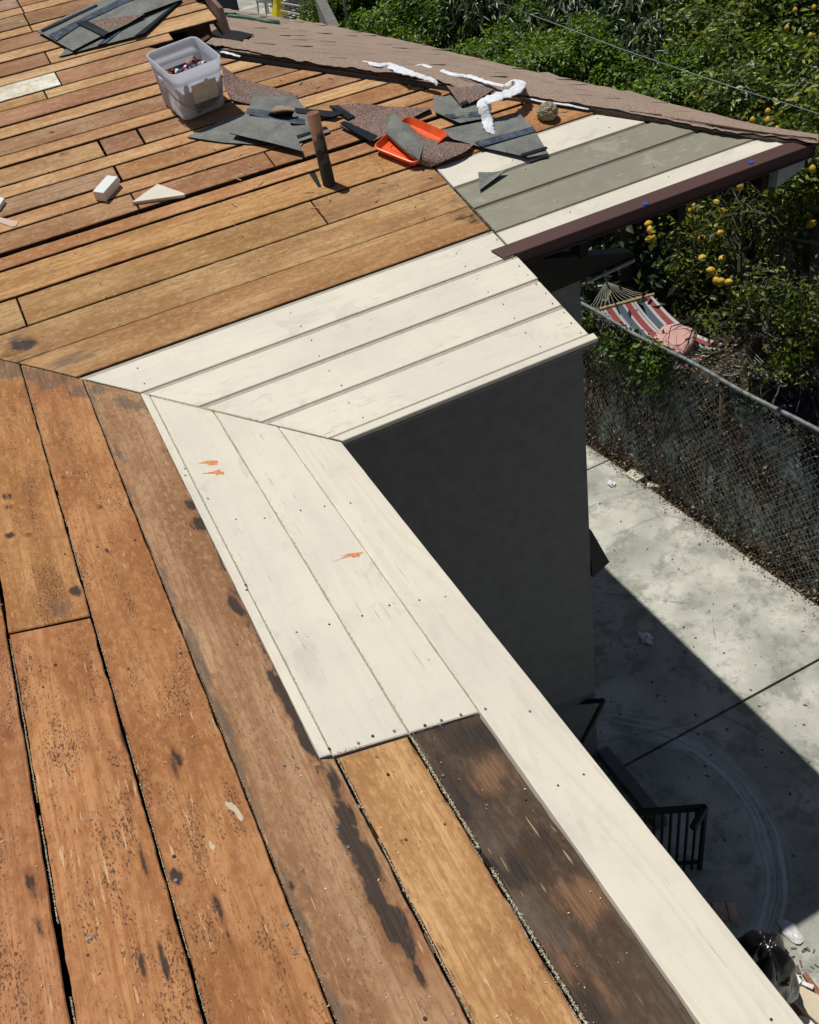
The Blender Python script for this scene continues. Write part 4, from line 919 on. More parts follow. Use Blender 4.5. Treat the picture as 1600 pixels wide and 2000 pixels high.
cm = [plain('cap_red', (.38, .03, .02), .35), plain('cap_dark', (.02, .02, .03), .35), plain('cap_pink', (.55, .28, .26), .5), plain('cap_white', (.7, .7, .74), .4), plain('cap_navy', (.03, .04, .12), .4), plain('cap_brown', (.20, .05, .035), .5)]
for i in range(70):
    x, y = random.uniform(-.11, .11), random.uniform(-.11, .06); r_ = random.uniform(.009, .016); h_ = random.uniform(.006, .02)
    mb = MB(); mb.tube([(0, 0, -h_), (0, 0, 0), (0, 0, h_ * .6), (0, 0, h_)], [r_ * .8, r_, r_ * .9, r_ * .4], 8); o = mb.build('bottle_cap', cm[i % 6]); o.location = BK @ Vector((x, y, .150 + .024 * random.random())); o.rotation_euler = [random.uniform(0, 3) for _ in range(3)]
    cn = ['red', 'black', 'pink', 'white', 'navy blue', 'brown'][i % 6]; tag(o, 'small glossy %s cap in the jumble inside the square bucket' % cn, 'cap', '%s caps inside the bucket' % cn)
# ------------------------------------------------------------------ blocks, offcuts
def prism_thing(name, quad, h, mat, label, cat, off=.001):
    b = [Vector(onB(*q, off)) for q in quad]; c = sum(b, Vector()) / len(b); mb = MB(); mb.prism([p - c for p in b], [p - c + NB * h for p in b]); o = mb.build(name, mat); o.location = c
    bev = o.modifiers.new('b', 'BEVEL'); bev.width = .0012; bev.segments = 1
    return tag(o, label, cat)
WB = plain('white_block_paint', (.82, .83, .82), .5, var=.05)
prism_thing('wood_block', [(187, 391), (208, 394), (236, 362), (215, 359)], .044, WB, 'small white painted wood block left of the triangular offcut', 'wood block')
prism_thing('wood_block', [(-12, 412), (0, 412), (12, 395), (4, 392), (-12, 396)], .02, WB, 'white block end cut by the left edge of the photo', 'wood block')
prism_thing('triangular_offcut', [(259, 400), (361, 386), (363, 383), (309, 364)], .014, plain('offcut_cream', (.74, .68, .57), .6, var=.05), 'thick triangular cream painted board offcut beside the white block', 'board offcut')
prism_thing('paint_stick', [(-30, 432), (0, 436), (24, 444), (32, 443), (37, 434), (0, 425), (-30, 414)], .004, plain('pinkish_stick', (.66, .47, .39), .7, var=.12, sc=90), 'flat pinkish wood stick with rounded end at the left edge', 'stick')
# ball of wound twine
bc_ = Vector(onB(1070, 232)); rb_ = .046
mb = MB(); turns = 17; pts = []
for i in range(turns * 14):
    t = i / (turns * 14); ph = -.95 + 2.35 * t; an = i / 14 * 2 * math.pi
    rr_ = rb_ * math.cos(min(ph, 1.32)) * (1 + .05 * math.sin(an * 3 + i)); zz = rb_ * .80 * math.sin(ph)
    pts.append((rr_ * math.cos(an), rr_ * math.sin(an), zz + rb_ * .70 + .003 * math.sin(i * 1.7)))
mb.tube(pts, .0042, 5); 
bm = bmesh.new(); bmesh.ops.create_uvsphere(bm, u_segments=14, v_segments=9, radius=rb_ * .93)
for q in bm.verts: q.co.z = q.co.z * .78 + rb_ * .70
mb.bm(bm)
tw = G('twine'); tw.base(tw.ramp(tw.noise(tw.obj(), 120, 4), [(.3, (.16, .13, .07)), (.7, (.50, .45, .30))])).rough(.85)
o = mb.build('twine_ball', tw.m, smooth=True); o.location = bc_; tag(o, 'ball of dull greenish twine on the bare board near the hip', 'twine ball')
mb = MB(); mb.tube([(.03, 0, .02), (.07, .02, .006), (.10, .0, .004), (.12, .02, .004)], .0025, 4); q = mb.build('loose_end', tw.m); q.parent = o
# white torn cloth / membrane strips
CL = G('torn_white_membrane'); v = CL.obj(); CL.base(CL.ramp(CL.noise(v, 22, 5, .7), [(.3, (.62, .66, .72)), (.6, (.85, .88, .92))])).rough(.65); CL.bump(CL.noise(v, 40, 4, .6), .35, .006)
def ribbon(pts, wd, name, label, seed=0, fn=None, amp=.35):
    P = [Vector((fn or onS)(x, y, h)) for x, y, h in pts]
    def cr(a, b, c, d, t): return .5 * ((2 * b) + (-a + c) * t + (2 * a - 5 * b + 4 * c - d) * t * t + (-a + 3 * b - 3 * c + d) * t ** 3)
    Q = []; Wd = []
    for i in range(len(P) - 1):
        for k in range(10):
            t = k / 10; Q.append(cr(P[max(i - 1, 0)], P[i], P[i + 1], P[min(i + 2, len(P) - 1)], t)); Wd.append(wd[i] * (1 - t) + wd[i + 1] * t)
    Q.append(P[-1]); Wd.append(wd[-1]); c = sum(Q, Vector()) / len(Q); V = []; F = []; m_ = 8
    for i, q in enumerate(Q):
        t = (Q[min(i + 1, len(Q) - 1)] - Q[max(i - 1, 0)]).normalized(); sd_ = t.cross(NB).normalized(); 
        for k in range(m_ + 1):
            s_ = (k / m_ - .5); e = 1 + amp * mnoise.noise(Vector((i * .45, seed, k * .0 + (5 if k > m_ / 2 else 0)))) + (.35 * mnoise.noise(Vector((i * 2.2, seed, k))) if k in (0, m_) else 0)
            z = .007 * abs(mnoise.noise(Vector((i * .25, k * .8, seed)))) + .004 * mnoise.noise(Vector((i * .6, k * 1.1, seed))) + .004 * math.cos(s_ * 3.1)
            V.append(q + sd_ * s_ * Wd[i] * e + NB * (z * min(1, Wd[i] / .03) + .002) - c)
    for i in range(len(Q) - 1):
        for k in range(m_): F.append((i * (m_ + 1) + k, (i + 1) * (m_ + 1) + k, (i + 1) * (m_ + 1) + k + 1, i * (m_ + 1) + k + 1))
    o = meshobj(name, V, F, CL.m, None, None, True); o.location = c; sl_ = o.modifiers.new('s', 'SOLIDIFY'); sl_.thickness = .002
    return tag(o, label, 'torn membrane')
ribbon([(709, 121, .055), (735, 128, .055), (760, 130, .055), (790, 141, .055), (820, 150, .055), (848, 160, .05), (853, 168, .04)], [.012, .035, .06, .055, .035, .03, .004], 'membrane_strip', 'longest torn white membrane strip at the left along the hip', 1)
ribbon([(812, 130, .045), (826, 129, .045), (844, 134, .045)], [.01, .03, .015], 'membrane_strip', 'tiny torn white membrane scrap on the shingles above the hip', 4)
ribbon([(862, 139, .05), (885, 147, .05), (920, 152, .05), (950, 162, .05), (985, 170, .05)], [.025, .03, .035, .03, .02], 'membrane_strip', 'narrow torn white membrane strip lying on the brown shingles', 7)
ribbon([(984, 172, .03), (1005, 160, .06), (1017, 163, .08), (1008, 178, .09), (975, 190, .10), (948, 200, .08), (947, 215, .06), (952, 235, .03), (957, 255, .018), (968, 264, .012)], [.025, .035, .05, .06, .065, .07, .062, .05, .045, .006], 'membrane_strip', 'twisted white membrane strip looping over the hip and down onto grey shingle', 11)
ribbon([(414, 99, .012), (440, 104, .012), (470, 112, .010)], [.012, .02, .012], 'membrane_strip', 'short white edge of membrane under the shingles behind the bucket', 15, amp=.2)
ribbon([(1018, 190, .012), (1060, 200, .012), (1105, 206, .012), (1150, 215, .010)], [.01, .012, .016, .008], 'membrane_strip', 'thin white membrane edge under the shingles above the twine ball', 18, amp=.2)
ribbon([(1255, 227, .012), (1285, 232, .012), (1340, 241, .012), (1400, 252, .010)], [.01, .03, .012, .008], 'membrane_strip', 'thin white membrane edge under the shingles above the olive boards', 21, amp=.3)
# orange paint marks
for pl_ in ([(387, 905), (404, 900), (424, 899), (427, 904), (420, 906), (429, 907), (404, 909), (410, 906), (400, 905)], [(393, 925), (415, 921), (430, 916), (431, 921), (438, 921), (437, 927), (427, 926), (424, 929), (420, 925), (404, 925)], [(664, 1087), (682, 1081), (710, 1078), (702, 1084), (705, 1086), (690, 1089), (685, 1086), (645, 1098), (684, 1084)]):
    b = [Vector(onA(*q, .0009)) for q in pl_]; mb = MB(); mb.add(b + [], [tuple(range(len(b)))]); hpart(mb.build('orange_paint_mark', M_['orange_mark']))
# ------------------------------------------------------------------ sawdust along joints, nails
SD = plain('pale_sawdust', (.84, .73, .54), .9, var=.3, sc=300)
mb = MB()
def dust_line(p0, p1, dens, wd, sz, depth=-.002, fn='A'):
    nrm = NA if fn == 'A' else NB
    L_ = (p1 - p0).length; n_ = int(L_ * dens); t = (p1 - p0).normalized(); sd_ = t.cross(nrm)
    for i in range(n_):
        f = random.random()
        if mnoise.noise(Vector((f * L_ * 3, wd * 9999, sz * 9999))) + .5 * mnoise.noise(Vector((f * L_ * 14, wd * 9999, 3))) < -.28: continue
        q = p0 + t * f * L_ + sd_ * random.gauss(0, wd) + nrm * (depth + random.random() * sz * .8); s_ = sz * random.uniform(.4, 1.4)
        a = Vector((random.uniform(-1, 1), random.uniform(-1, 1), random.uniform(-1, 1))) * s_; b = Vector((random.uniform(-1, 1), random.uniform(-1, 1), random.uniform(-.2, 1))) * s_; c_ = Vector((random.uniform(-1, 1), random.uniform(-1, 1), 1)) * s_ * .8
        mb.add([q, q + a, q + b, q + c_], [(0, 1, 2), (0, 2, 3), (0, 3, 1), (1, 3, 2)])
def PA(u, y): return Vector((-u, y, S * u))
for (u_, y0, y1, dn, wd, sz, dp) in ((.1615, -1.25, .14, 900, .0012, .0012, .001), (.3335, -1.26, .32, 1500, .0015, .0014, .001), (.5075, -1.26, .49, 1500, .0014, .0013, .001), (.3355, -3.0, -1.27, 6500, .0018, .0015, .001), (.5025, -3.0, -1.27, 4500, .0009, .0012, .001), (.6985, -3.0, .69, 2200, .0004, .0008, .001), (.8805, -3.0, .86, 4200, .0004, .0010, .001), (1.0635, -3.0, -.66, 5000, .0006, .0011, .000), (.528, -1.0, .3, 600, .001, .001, .001)):
    dust_line(PA(u_, y0), PA(u_, y1), dn, wd, sz, dp)
for (a_, b_, dn) in (((155, 738), (300, 775), 500), ((300, 775), (560, 835), 4200), ((560, 835), (664, 858), 1800), ((40, 712), (155, 738), 500)):
    dust_line(Vector(onA(*a_, .002)), Vector(onA(*b_, .002)), dn, .0045, .0016, .0)
for (a_, b_, dn) in (((655, 1470), (800, 1432), 900), ((803, 1432), (940, 1395), 500), ((855, 330), (960, 450), 700), ((962, 452), (1000, 495), 600)):
    f_ = onA if a_[1] > 600 else onB; dust_line(Vector(f_(*a_, .002)), Vector(f_(*b_, .002)), dn, .004, .0018, .0, 'A' if a_[1] > 600 else 'B')
for i in range(380):
    px, py = random.uniform(0, 1250), random.uniform(560, 2000); P = Vector(onA(px, py, .001))
    if P.x > -.02 or P.y > -P.x - .02 or P.y < -3: continue
    s_ = random.uniform(.0004, .0013); an = random.random() * 6.3; d_ = Vector((math.cos(an), math.sin(an), 0)) * s_ * random.uniform(1, 3); e = Vector((-d_.y, d_.x, 0)) * .4
    mb.add([P - d_, P - e + NA * .001, P + d_ + NA * .001, P + e + NA * .0016], [(0, 1, 2), (0, 2, 3)])
tag(mb.build('sawdust', SD), kind='stuff')
mb = MB(); mbd = MB()
def nail(P, nrm, r=.0034, dark=False):
    P = Vector(P); a = nrm.orthogonal().normalized(); b = nrm.cross(a); m_ = mbd if dark else mb
    m_.prism([P + (a * math.cos(k * 1.047) + b * math.sin(k * 1.047)) * r * 1.05 for k in range(6)], [P + nrm * .0016 + (a * math.cos(k * 1.047) + b * math.sin(k * 1.047)) * r for k in range(6)])
for px, py in ((700, 1452), (728, 1438), (770, 1428), (830, 1417), (862, 1407), (900, 1396), (948, 1385), (643, 1463), (735, 1478), (758, 1513), (555, 1495), (658, 1617), (680, 1655), (865, 1515), (343, 1720), (177, 1601), (176, 1832), (108, 1299), (170, 1277), (340, 1673), (560, 1805), (575, 1862), (830, 1990), (1035, 1390), (362, 929), (361, 916), (480, 1143), (482, 1153)):
    P = onA(px, py, .001)
    if P[1] > -3: nail(P, NA, .0036, (px + py) % 3 == 0)
for y_ in (-.35, -.85, -1.5, -2.05, -2.6):
    for u_ in (.05, .12, .19, .27, .37, .45, .56, .66, .73, .82, .91, 1.02):
        if y_ > -1.3 and random.random() < .2: continue
        P = PA(u_ + random.uniform(-.01, .01), y_ + random.uniform(-.012, .012)); 
        if P.y < -P.x - .03: nail(P + NA * .0004, NA, .0026, random.random() < .6)
for x_ in (-.5, .1, .82, 1.35, 1.85):
    for k in range(26):
        u_ = .06 + k * .085; x = x_ + random.uniform(-.012, .012)
        if u_ > HX - x - .06 or x < -u_ + .05 or (x > X1 and u_ < .6): continue
        nail(Vector((x, u_, S * u_)) + NB * .0004, NB, .0026, random.random() < .65)
for k in range(12): nail(Vector((X1 - .022 + random.uniform(-.006, .006), .05 + k * .06, S * (.05 + k * .06))) + NB * .0004, NB, .003, k % 2)
hpart(mb.build('nail_heads', M_['nail']))['kind'] = 'stuff'; hpart(mbd.build('dark_nail_heads', plain('dark_nail', (.05, .035, .03), .6)))['kind'] = 'stuff'
mb = MB()
for i in range(46):
    px, py = random.uniform(380, 900), random.uniform(130, 420); P = Vector(onB(px, py, .004))
    if P.y > HX - P.x - .05: continue
    an = random.random() * 6.3; l = random.uniform(.004, .02); d_ = Vector((math.cos(an), math.sin(an), S * math.sin(an))) * l; e = Vector((-d_.y, d_.x, 0)).normalized() * random.uniform(.001, .003)
    mb.prism([P - d_ - e, P + d_ - e, P + d_ + e, P - d_ + e], [q + NB * .002 for q in (P - d_ - e, P + d_ - e, P + d_ + e, P - d_ + e)])
tag(mb.build('roof_debris', plain('wood_splinter', (.50, .38, .25), .8, var=.6, sc=5)), kind='stuff')
# garden hose on the far shingles
mb = MB(); mb.tube([Vector(onS(x, y, .035)) for x, y in ((418, 24), (432, 26), (448, 27), (462, 27), (470, 30), (480, 32), (492, 35), (505, 38), (525, 42), (543, 44), (545, 42), (530, 41), (500, 37), (470, 33), (445, 30))], .012, 6)
tag(mb.build('garden_hose', plain('green_hose', (.10, .22, .17), .4), smooth=True), 'pale green garden hose looped over the far end of the shingles', 'hose')

# ------------------------------------------------------------------ FENCE
FH = 1.80; fy0, fy1 = -2.2, 8.2
def fpt(y, h): return Vector((fence_x(y) + .03 * mnoise.noise(Vector((y * .9, h * 1.1, 0))) * (1 if h > .1 else 1), y, GZ + h + (.02 * mnoise.noise(Vector((y * 1.3, 0, 4))) if h > 1.6 else 0)))
fe = empty('chain_link_fence', (fence_x(2), 2, GZ), label='chain link fence with steel top rail overgrown by dry vines along the driveway', cat='fence')
finv = Matrix.Translation(-Vector(fe.location))
def fp(o, k=None):
    o.parent = fe; o.matrix_parent_inverse = finv
    if k: o['kind'] = k
    return o
mb = MB(); mb.tube([fpt(fy0 + (fy1 - fy0) * i / 40, FH) for i in range(41)], .021, 8); fp(mb.build('top_rail', plain('dull_galvanised', (.20, .215, .215), .6, metal=.3, var=.5, sc=14), smooth=True))
for y in (-1.2, .9, 3.1, 5.3): mb = MB(); mb.tube([fpt(y, -.05) + Vector((.13, 0, 0)), fpt(y, FH - .02) + Vector((.04, 0, 0))], .022, 8); fp(mb.build('post', M_['rafter'], smooth=True))
mb = MB(); pitch = .075; st = .12
for d_ in (-1, 1):
    y = fy0 - FH
    while y < fy1 + FH:
        pts = []; h = 0
        while h <= FH + 1e-6:
            yy = y + d_ * h * .9 + (FH if d_ < 0 else 0)
            if fy0 <= yy <= fy1: pts.append(fpt(yy, h) + Vector((random.uniform(-.004, .004) + .006 * d_, random.uniform(-.004, .004), 0)))
            h += st
        if len(pts) > 1: mb.tube(pts, .0019, 3, cap=False)
        y += pitch
fp(mb.build('wire_mesh', M_['steel']), 'stuff')
# shade cloth, torn
sc_ = G('torn_shade_cloth'); v = sc_.world(); 
hol = sc_.step(sc_.ma('ADD', sc_.noise(sc_.mapv(v, (1, 1.6, 1.2)), 1.6, 5, .7), sc_.ma('MULTIPLY', sc_.ma('SUBTRACT', sc_.vor(v, 38).outputs['Distance'], .4), .25)), .50, .53)
sc_.base(sc_.ramp(sc_.noise(v, 20, 4), [(.35, (.03, .055, .055)), (.62, (.36, .43, .43))])).rough(.6)
tb = sc_.n('ShaderNodeBsdfTransparent'); mxx = sc_.n('ShaderNodeMixShader'); sc_.put(mxx.inputs[0], hol); sc_.t.links.new(tb.outputs[0], mxx.inputs[1]); sc_.t.links.new(sc_.b.outputs[0], mxx.inputs[2]); sc_.t.links.new(mxx.outputs[0], sc_.t.nodes['Material Output'].inputs[0])
V = []; F = []; ny_, nz_ = 120, 24
for i in range(ny_ + 1):
    y = fy0 + (4.9 - fy0) * i / ny_
    for j in range(nz_ + 1):
        h = (FH - .01) * j / nz_; V.append(fpt(y, h) + Vector((.035 + .05 * mnoise.noise(Vector((y * 4, h * 2.5, 3))) * (1 - j / nz_ * .5), 0, 0)))
for i in range(ny_):
    for j in range(nz_): F.append((i * (nz_ + 1) + j, (i + 1) * (nz_ + 1) + j, (i + 1) * (nz_ + 1) + j + 1, i * (nz_ + 1) + j + 1))
fp(meshobj('shade_cloth', V, F, sc_.m, None, None, True))

# ------------------------------------------------------------------ foliage
def leaf_mat(name, ca, cb, cc, gloss=.35, transl=.35):
    g = G(name); at = g.attr('rnd').outputs['Fac']
    a = g.ramp(at, [(0, ca), (.55, cb), (.93, cc), (1.0, [min(1, x * 1.5) for x in cc])]); g.base(a).rough(gloss); g.b.inputs['Specular IOR Level'].default_value = .5
    t = g.n('ShaderNodeBsdfTranslucent'); t2 = g.mix(1.0, a, g.col((1.3, 1.5, .5)), 'MULTIPLY'); g.put(t.inputs[0], t2); mx_ = g.n('ShaderNodeMixShader'); mx_.inputs[0].default_value = transl
    g.t.links.new(g.b.outputs[0], mx_.inputs[1]); g.t.links.new(t.outputs[0], mx_.inputs[2]); g.t.links.new(mx_.outputs[0], g.t.nodes['Material Output'].inputs[0]); return g.m
def leaves_mesh(name, P, Nn, D, size, mat, wr=.42, fold=.12):
    """P positions, Nn normals, D leaf directions: folded two-triangle leaves"""
    n = len(P); D = D - Nn * np.sum(D * Nn, 1)[:, None]; D /= np.linalg.norm(D, axis=1)[:, None] + 1e-9; Sd = np.cross(Nn, D)
    sz = size * rng.uniform(.4, 1.45, n)[:, None]
    V = np.empty((n, 4, 3)); V[:, 0] = P; V[:, 1] = P + D * sz * .45 + Sd * sz * wr * .5 + Nn * sz * fold; V[:, 2] = P + D * sz - Nn * sz * .1; V[:, 3] = P + D * sz * .45 - Sd * sz * wr * .5 + Nn * sz * fold
    idx = np.arange(n) * 4; T = np.empty((n, 2, 3), int); T[:, 0] = np.stack([idx, idx + 2, idx + 1], 1); T[:, 1] = np.stack([idx, idx + 3, idx + 2], 1)
    me = bpy.data.meshes.new(name); me.vertices.add(n * 4); me.vertices.foreach_set('co', V.reshape(-1)); me.loops.add(n * 6); me.loops.foreach_set('vertex_index', T.reshape(-1).astype(np.int32))
    me.polygons.add(n * 2); me.polygons.foreach_set('loop_start', np.arange(n * 2, dtype=np.int32) * 3); me.materials.append(mat)
    me.update(calc_edges=True); a = me.attributes.new('rnd', 'FLOAT', 'FACE'); r = rng.random(n); a.data.foreach_set('value', np.repeat(r, 2).astype(np.float32)); me.validate(); return me
def unit(n):
    v = rng.normal(size=(n, 3)); return v / np.linalg.norm(v, axis=1)[:, None]
def crown_pts(n, rad, clumps=26, cr=.42, seed=0, hollow=.25):
    C = unit(clumps) * (rng.uniform(.35, .95, clumps)[:, None]); C[:, 2] = np.abs(C[:, 2]) * .9 - .15
    k = rng.integers(0, clumps, n); d = unit(n); r = rng.uniform(hollow, 1, n) ** .5
    sc = cr * rng.uniform(.6, 1.25, clumps)[k][:, None]
    P = C[k] + d * r[:, None] * sc
    out = d * .6 + C[k] * .5 + rng.normal(size=(n, 3)) * .5 + np.array([0, 0, .35]); out /= np.linalg.norm(out, axis=1)[:, None]
    return P * np.array(rad), out, d
LM1 = leaf_mat('hedge_leaf', (.022, .05, .008), (.085, .165, .016), (.27, .36, .035), .42, .42)
LM2 = leaf_mat('dark_drooping_leaf', (.010, .022, .009), (.035, .062, .026), (.13, .17, .08), .33, .3)
LM3 = leaf_mat('citrus_leaf', (.024, .045, .010), (.085, .125, .024), (.32, .35, .06), .38, .42)
LM4 = leaf_mat('vine_leaf', (.03, .06, .01), (.07, .14, .02), (.15, .22, .03), .4, .35)
LM5 = leaf_mat('dry_vine_leaf', (.06, .04, .025), (.17, .12, .075), (.38, .30, .21), .8, .15)
BARK = plain('tree_bark', (.13, .11, .09), .9, var=.35, sc=30, bump=.6)
protos = {}
def proto(kind):
    if kind in protos: return protos[kind]
    out = []
    for k in range(2):
        if kind == 'hedge': P, N_, D = crown_pts(20000, (1, 1, 1), 40, .28); me = leaves_mesh('hedge_crown', P, N_, D + rng.normal(size=D.shape) * .7, .060, LM1, .5)
        elif kind == 'droop': P, N_, D = crown_pts(9500, (1, 1, 1), 28, .30); D = D * .35 + rng.normal(size=D.shape) * .3 + np.array([0, 0, -.9]); me = leaves_mesh('droop_crown', P, N_, D, .105, LM2, .26)
        else: P, N_, D = crown_pts(8200, (1, 1, 1), 30, .30); me = leaves_mesh('citrus_crown', P, N_, D + rng.normal(size=D.shape) * .7, .075, LM3, .5)
        out.append(me)
    protos[kind] = out; return out
def limbs(rad, n, rnd=.5, base=-1.6, r0=.07, reach=.8):
    mb = MB(); mb.tube([(0, 0, base), (.05, .03, base * .5), (.0, .05, -.1), (.1, 0, .35)], [r0 * 1.4, r0, r0 * .7, r0 * .3], 7)
    for i in range(n):
        a = random.random() * 6.3; e = random.uniform(-.1, .9); L_ = random.uniform(.5, reach); p = Vector((0, .02, random.uniform(base * .4, .1))); pts = [p]; d_ = Vector((math.cos(a), math.sin(a), e)).normalized()
        for k in range(5): d_ = (d_ + Vector((random.uniform(-.3, .3), random.uniform(-.3, .3), random.uniform(-.2, .3)))).normalized(); p = p + Vector((d_.x * rad[0], d_.y * rad[1], d_.z * rad[2])) * L_ / 5; pts.append(p)
        mb.tube(pts, [r0 * .5 * (1 - k / 7) for k in range(6)], 5)
    return mb
TC = 0
def tree(kind, c, r, label, cat, group='trees and shrubs beyond the fence'):
    global TC
    TC += 1
    nm = {'hedge': 'leafy_shrub', 'droop': 'avocado_tree', 'citrus': 'citrus_tree'}[kind]
    t = empty(nm, (c[0], c[1], GZ), label=label, cat=cat); t['group'] = group
    me = proto(kind)[TC % 2]; o = bpy.data.objects.new('crown', me); link(o); o.parent = t; h = c[2] - GZ
    o.location = (0, 0, h); o.rotation_euler = (0, 0, random.random() * 6.3); o.scale = (r[0], r[1], r[2])
    mb = limbs((r[0], r[1], r[2]), 7, base=-h); o2 = mb.build('trunk', BARK); o2.parent = t; o2.location = (0, 0, h)
    return t
T_ = [
 ('hedge', (715, 20), -2.3, 1.35, 'bright leafy shrub directly right of the stacked chairs'),
 ('hedge', (800, 40), -2.2, 1.4, 'bright leafy shrub behind the middle of the shingled hip'),
 ('hedge', (890, 60), -2.2, 1.45, 'dense green shrub touching the roof edge above the torn membrane'),
 ('hedge', (900, -40), -2.4, 1.7, 'green shrub at the top edge left of the overhead wire'),
 ('hedge', (780, -50), -2.5, 1.8, 'green shrub at the top edge above the roof middle'),
 ('hedge', (1000, 120), -2.2, 1.25, 'yellowish green shrub rising behind the grazing roof edge'),
 ('hedge', (1100, 170), -2.2, 1.2, 'low green shrub beside the roof edge below the wire'),
 ('hedge', (1220, 200), -2.3, 1.2, 'bright shrub above the olive boards behind the roof edge'),
 ('hedge', (1330, 230), -2.4, 1.15, 'shrub behind the far end of the shingle edge'),
 ('droop', (1050, 10), -2.0, 1.7, 'dark tree with drooping leaves crossed by the wire'),
 ('droop', (1180, 60), -2.0, 1.5, 'dark drooping tree right under the wire at the top'),
 ('droop', (1290, 20), -2.0, 1.6, 'dark drooping tree at the top edge beside the fruiting citrus'),
 ('droop', (1300, 130), -2.2, 1.2, 'dark gappy tree in the middle of the greenery'),
 ('citrus', (1400, 60), -1.9, 1.4, 'tall citrus tree at the top edge with few fruits'),
 ('citrus', (1520, 40), -1.8, 1.4, 'citrus tree in the top right corner with yellow fruits'),
 ('citrus', (1450, 170), -2.1, 1.2, 'citrus tree with pale young leaves right of centre'),
 ('citrus', (1570, 190), -2.0, 1.2, 'citrus tree at the right edge above the roof corner'),
 ('citrus', (1620, 320), -2.1, 1.0, 'citrus tree at the right edge beside the brown drip edge'),
 ('hedge', (1000, -90), -2.2, 1.9, 'green shrub just above the top edge of the picture middle'),
 ('droop', (1400, -60), -2.0, 1.9, 'dark tree just above the top edge at the right'),
 ('citrus', (1620, -60), -2.0, 1.9, 'citrus tree just above the top right corner')]
def crown_center(px, py, z): return zp(px, py, z)
for kind, q, z, r, lab in T_:
    c = zp(q[0], q[1], z); tree(kind, c, (r, r, r * .8), lab, 'tree' if kind != 'hedge' else 'shrub')
# far mass of foliage filling the slope behind
P = []
n = 55000; yy = rng.uniform(6, 34, n); xx = rng.uniform(4.4, 26, n)
keep = (xx > 4.6 + (yy - 6) * .14); xx, yy = xx[keep], yy[keep]
zz = GZ + .5 + .4 * np.sin(xx * 1.3) * np.sin(yy * .9 + 1) + rng.uniform(-.8, .5, len(xx)) + .03 * (yy - 6)
Pn = np.stack([xx, yy, zz], 1); Nn = unit(len(xx)) * .7 + np.array([0, 0, .7]); Nn /= np.linalg.norm(Nn, axis=1)[:, None]
me = leaves_mesh('undergrowth', Pn, Nn, unit(len(xx)), .16, LM2, .5); o = bpy.data.objects.new('undergrowth', me); link(o); tag(o, kind='stuff')
# lemon tree over the hammock: twiggy, sparse
lc = Vector((5.95, 4.75, -2.75)); lt = empty('lemon_tree', (6.45, 4.55, GZ), label='twiggy lemon tree with yellow fruits leaning over the striped hammock', cat='tree')
def lp(o): o.parent = lt; o.matrix_parent_inverse = Matrix.Translation(-Vector(lt.location)); return o
mb = MB(); base = Vector((6.45, 4.55, GZ)); fork = Vector((6.3, 4.5, -3.7))
mb.tube([base, base + Vector((-.05, .05, .5)), fork], [.13, .10, .09], 9)
tips = []
random.seed(21)
def grow(p, d_, L_, r_, dep):
    pts = [p]; rs = [r_]
    for k in range(4):
        d_ = (d_ + Vector((random.uniform(-.35, .35), random.uniform(-.35, .35), random.uniform(-.3, .25)))).normalized(); p = p + d_ * L_ / 4; pts.append(p); rs.append(r_ * (1 - .12 * (k + 1)))
    mb.tube(pts, rs, 6 if r_ > .02 else 4 if r_ > .008 else 3, cap=False)
    if dep >= 4: tips.append(p); return
    for _ in range(3 if dep < 3 else 4):
        q = pts[random.randint(2, 4)]; nd = (d_ + Vector((random.uniform(-1, 1), random.uniform(-1, 1), random.uniform(-.7, .7)))).normalized(); grow(q, nd, L_ * random.uniform(.6, .85), r_ * .52, dep + 1)
    if dep >= 2: tips.extend(pts[2:])
for d_ in ((-1, -.3, .45), (-.7, .6, .7), (.3, -.9, .7), (.5, .5, .9), (-.3, -.9, .35), (-1.0, .15, .75), (0, .1, 1), (-.5, -.75, .1)): grow(fork, Vector(d_).normalized(), .80, .045, 0)
lp(mb.build('branches', plain('grey_twig_bark', (.105, .092, .075), .85, var=.4, sc=25)))
TP = np.array([t[:] for t in tips]); n = 15000; k = rng.integers(0, len(TP), n); P = TP[k] + rng.normal(size=(n, 3)) * .07; keep = P[:, 2] > -3.6; 
dens = np.array([mnoise.noise(Vector(p) * 1.6) for p in P]); keep &= dens > -.12; keep &= ~((P[:, 0] < 5.9) & (P[:, 2] < -3.1) & (P[:, 1] > 5.0)); P = P[keep]
N_ = unit(len(P)) * .8 + np.array([-.1, 0, .55]); N_ /= np.linalg.norm(N_, axis=1)[:, None]
lp(bpy.data.objects.new('foliage', leaves_mesh('lemon_foliage', P, N_, unit(len(P)), .062, LM3, .5)) if False else (lambda o_: (link(o_), o_)[1])(bpy.data.objects.new('foliage', leaves_mesh('lemon_foliage', P, N_, unit(len(P)), .062, LM3, .5))))
LEM = G('lemon_skin'); LEM.base(LEM.ramp(LEM.noise(LEM.obj(), 18, 3), [(.3, (.55, .30, .03)), (.7, (.72, .50, .06))])).rough(.4)
bm = bmesh.new(); bmesh.ops.create_uvsphere(bm, u_segments=12, v_segments=9, radius=.036)
for q in bm.verts: q.co.z *= 1.15 + (.12 if abs(q.co.z) > .033 else 0)
mb = MB(); mb.bm(bm); lemo = mb.build('lemon', LEM.m, smooth=True); lm = lemo.data; bpy.data.objects.remove(lemo)
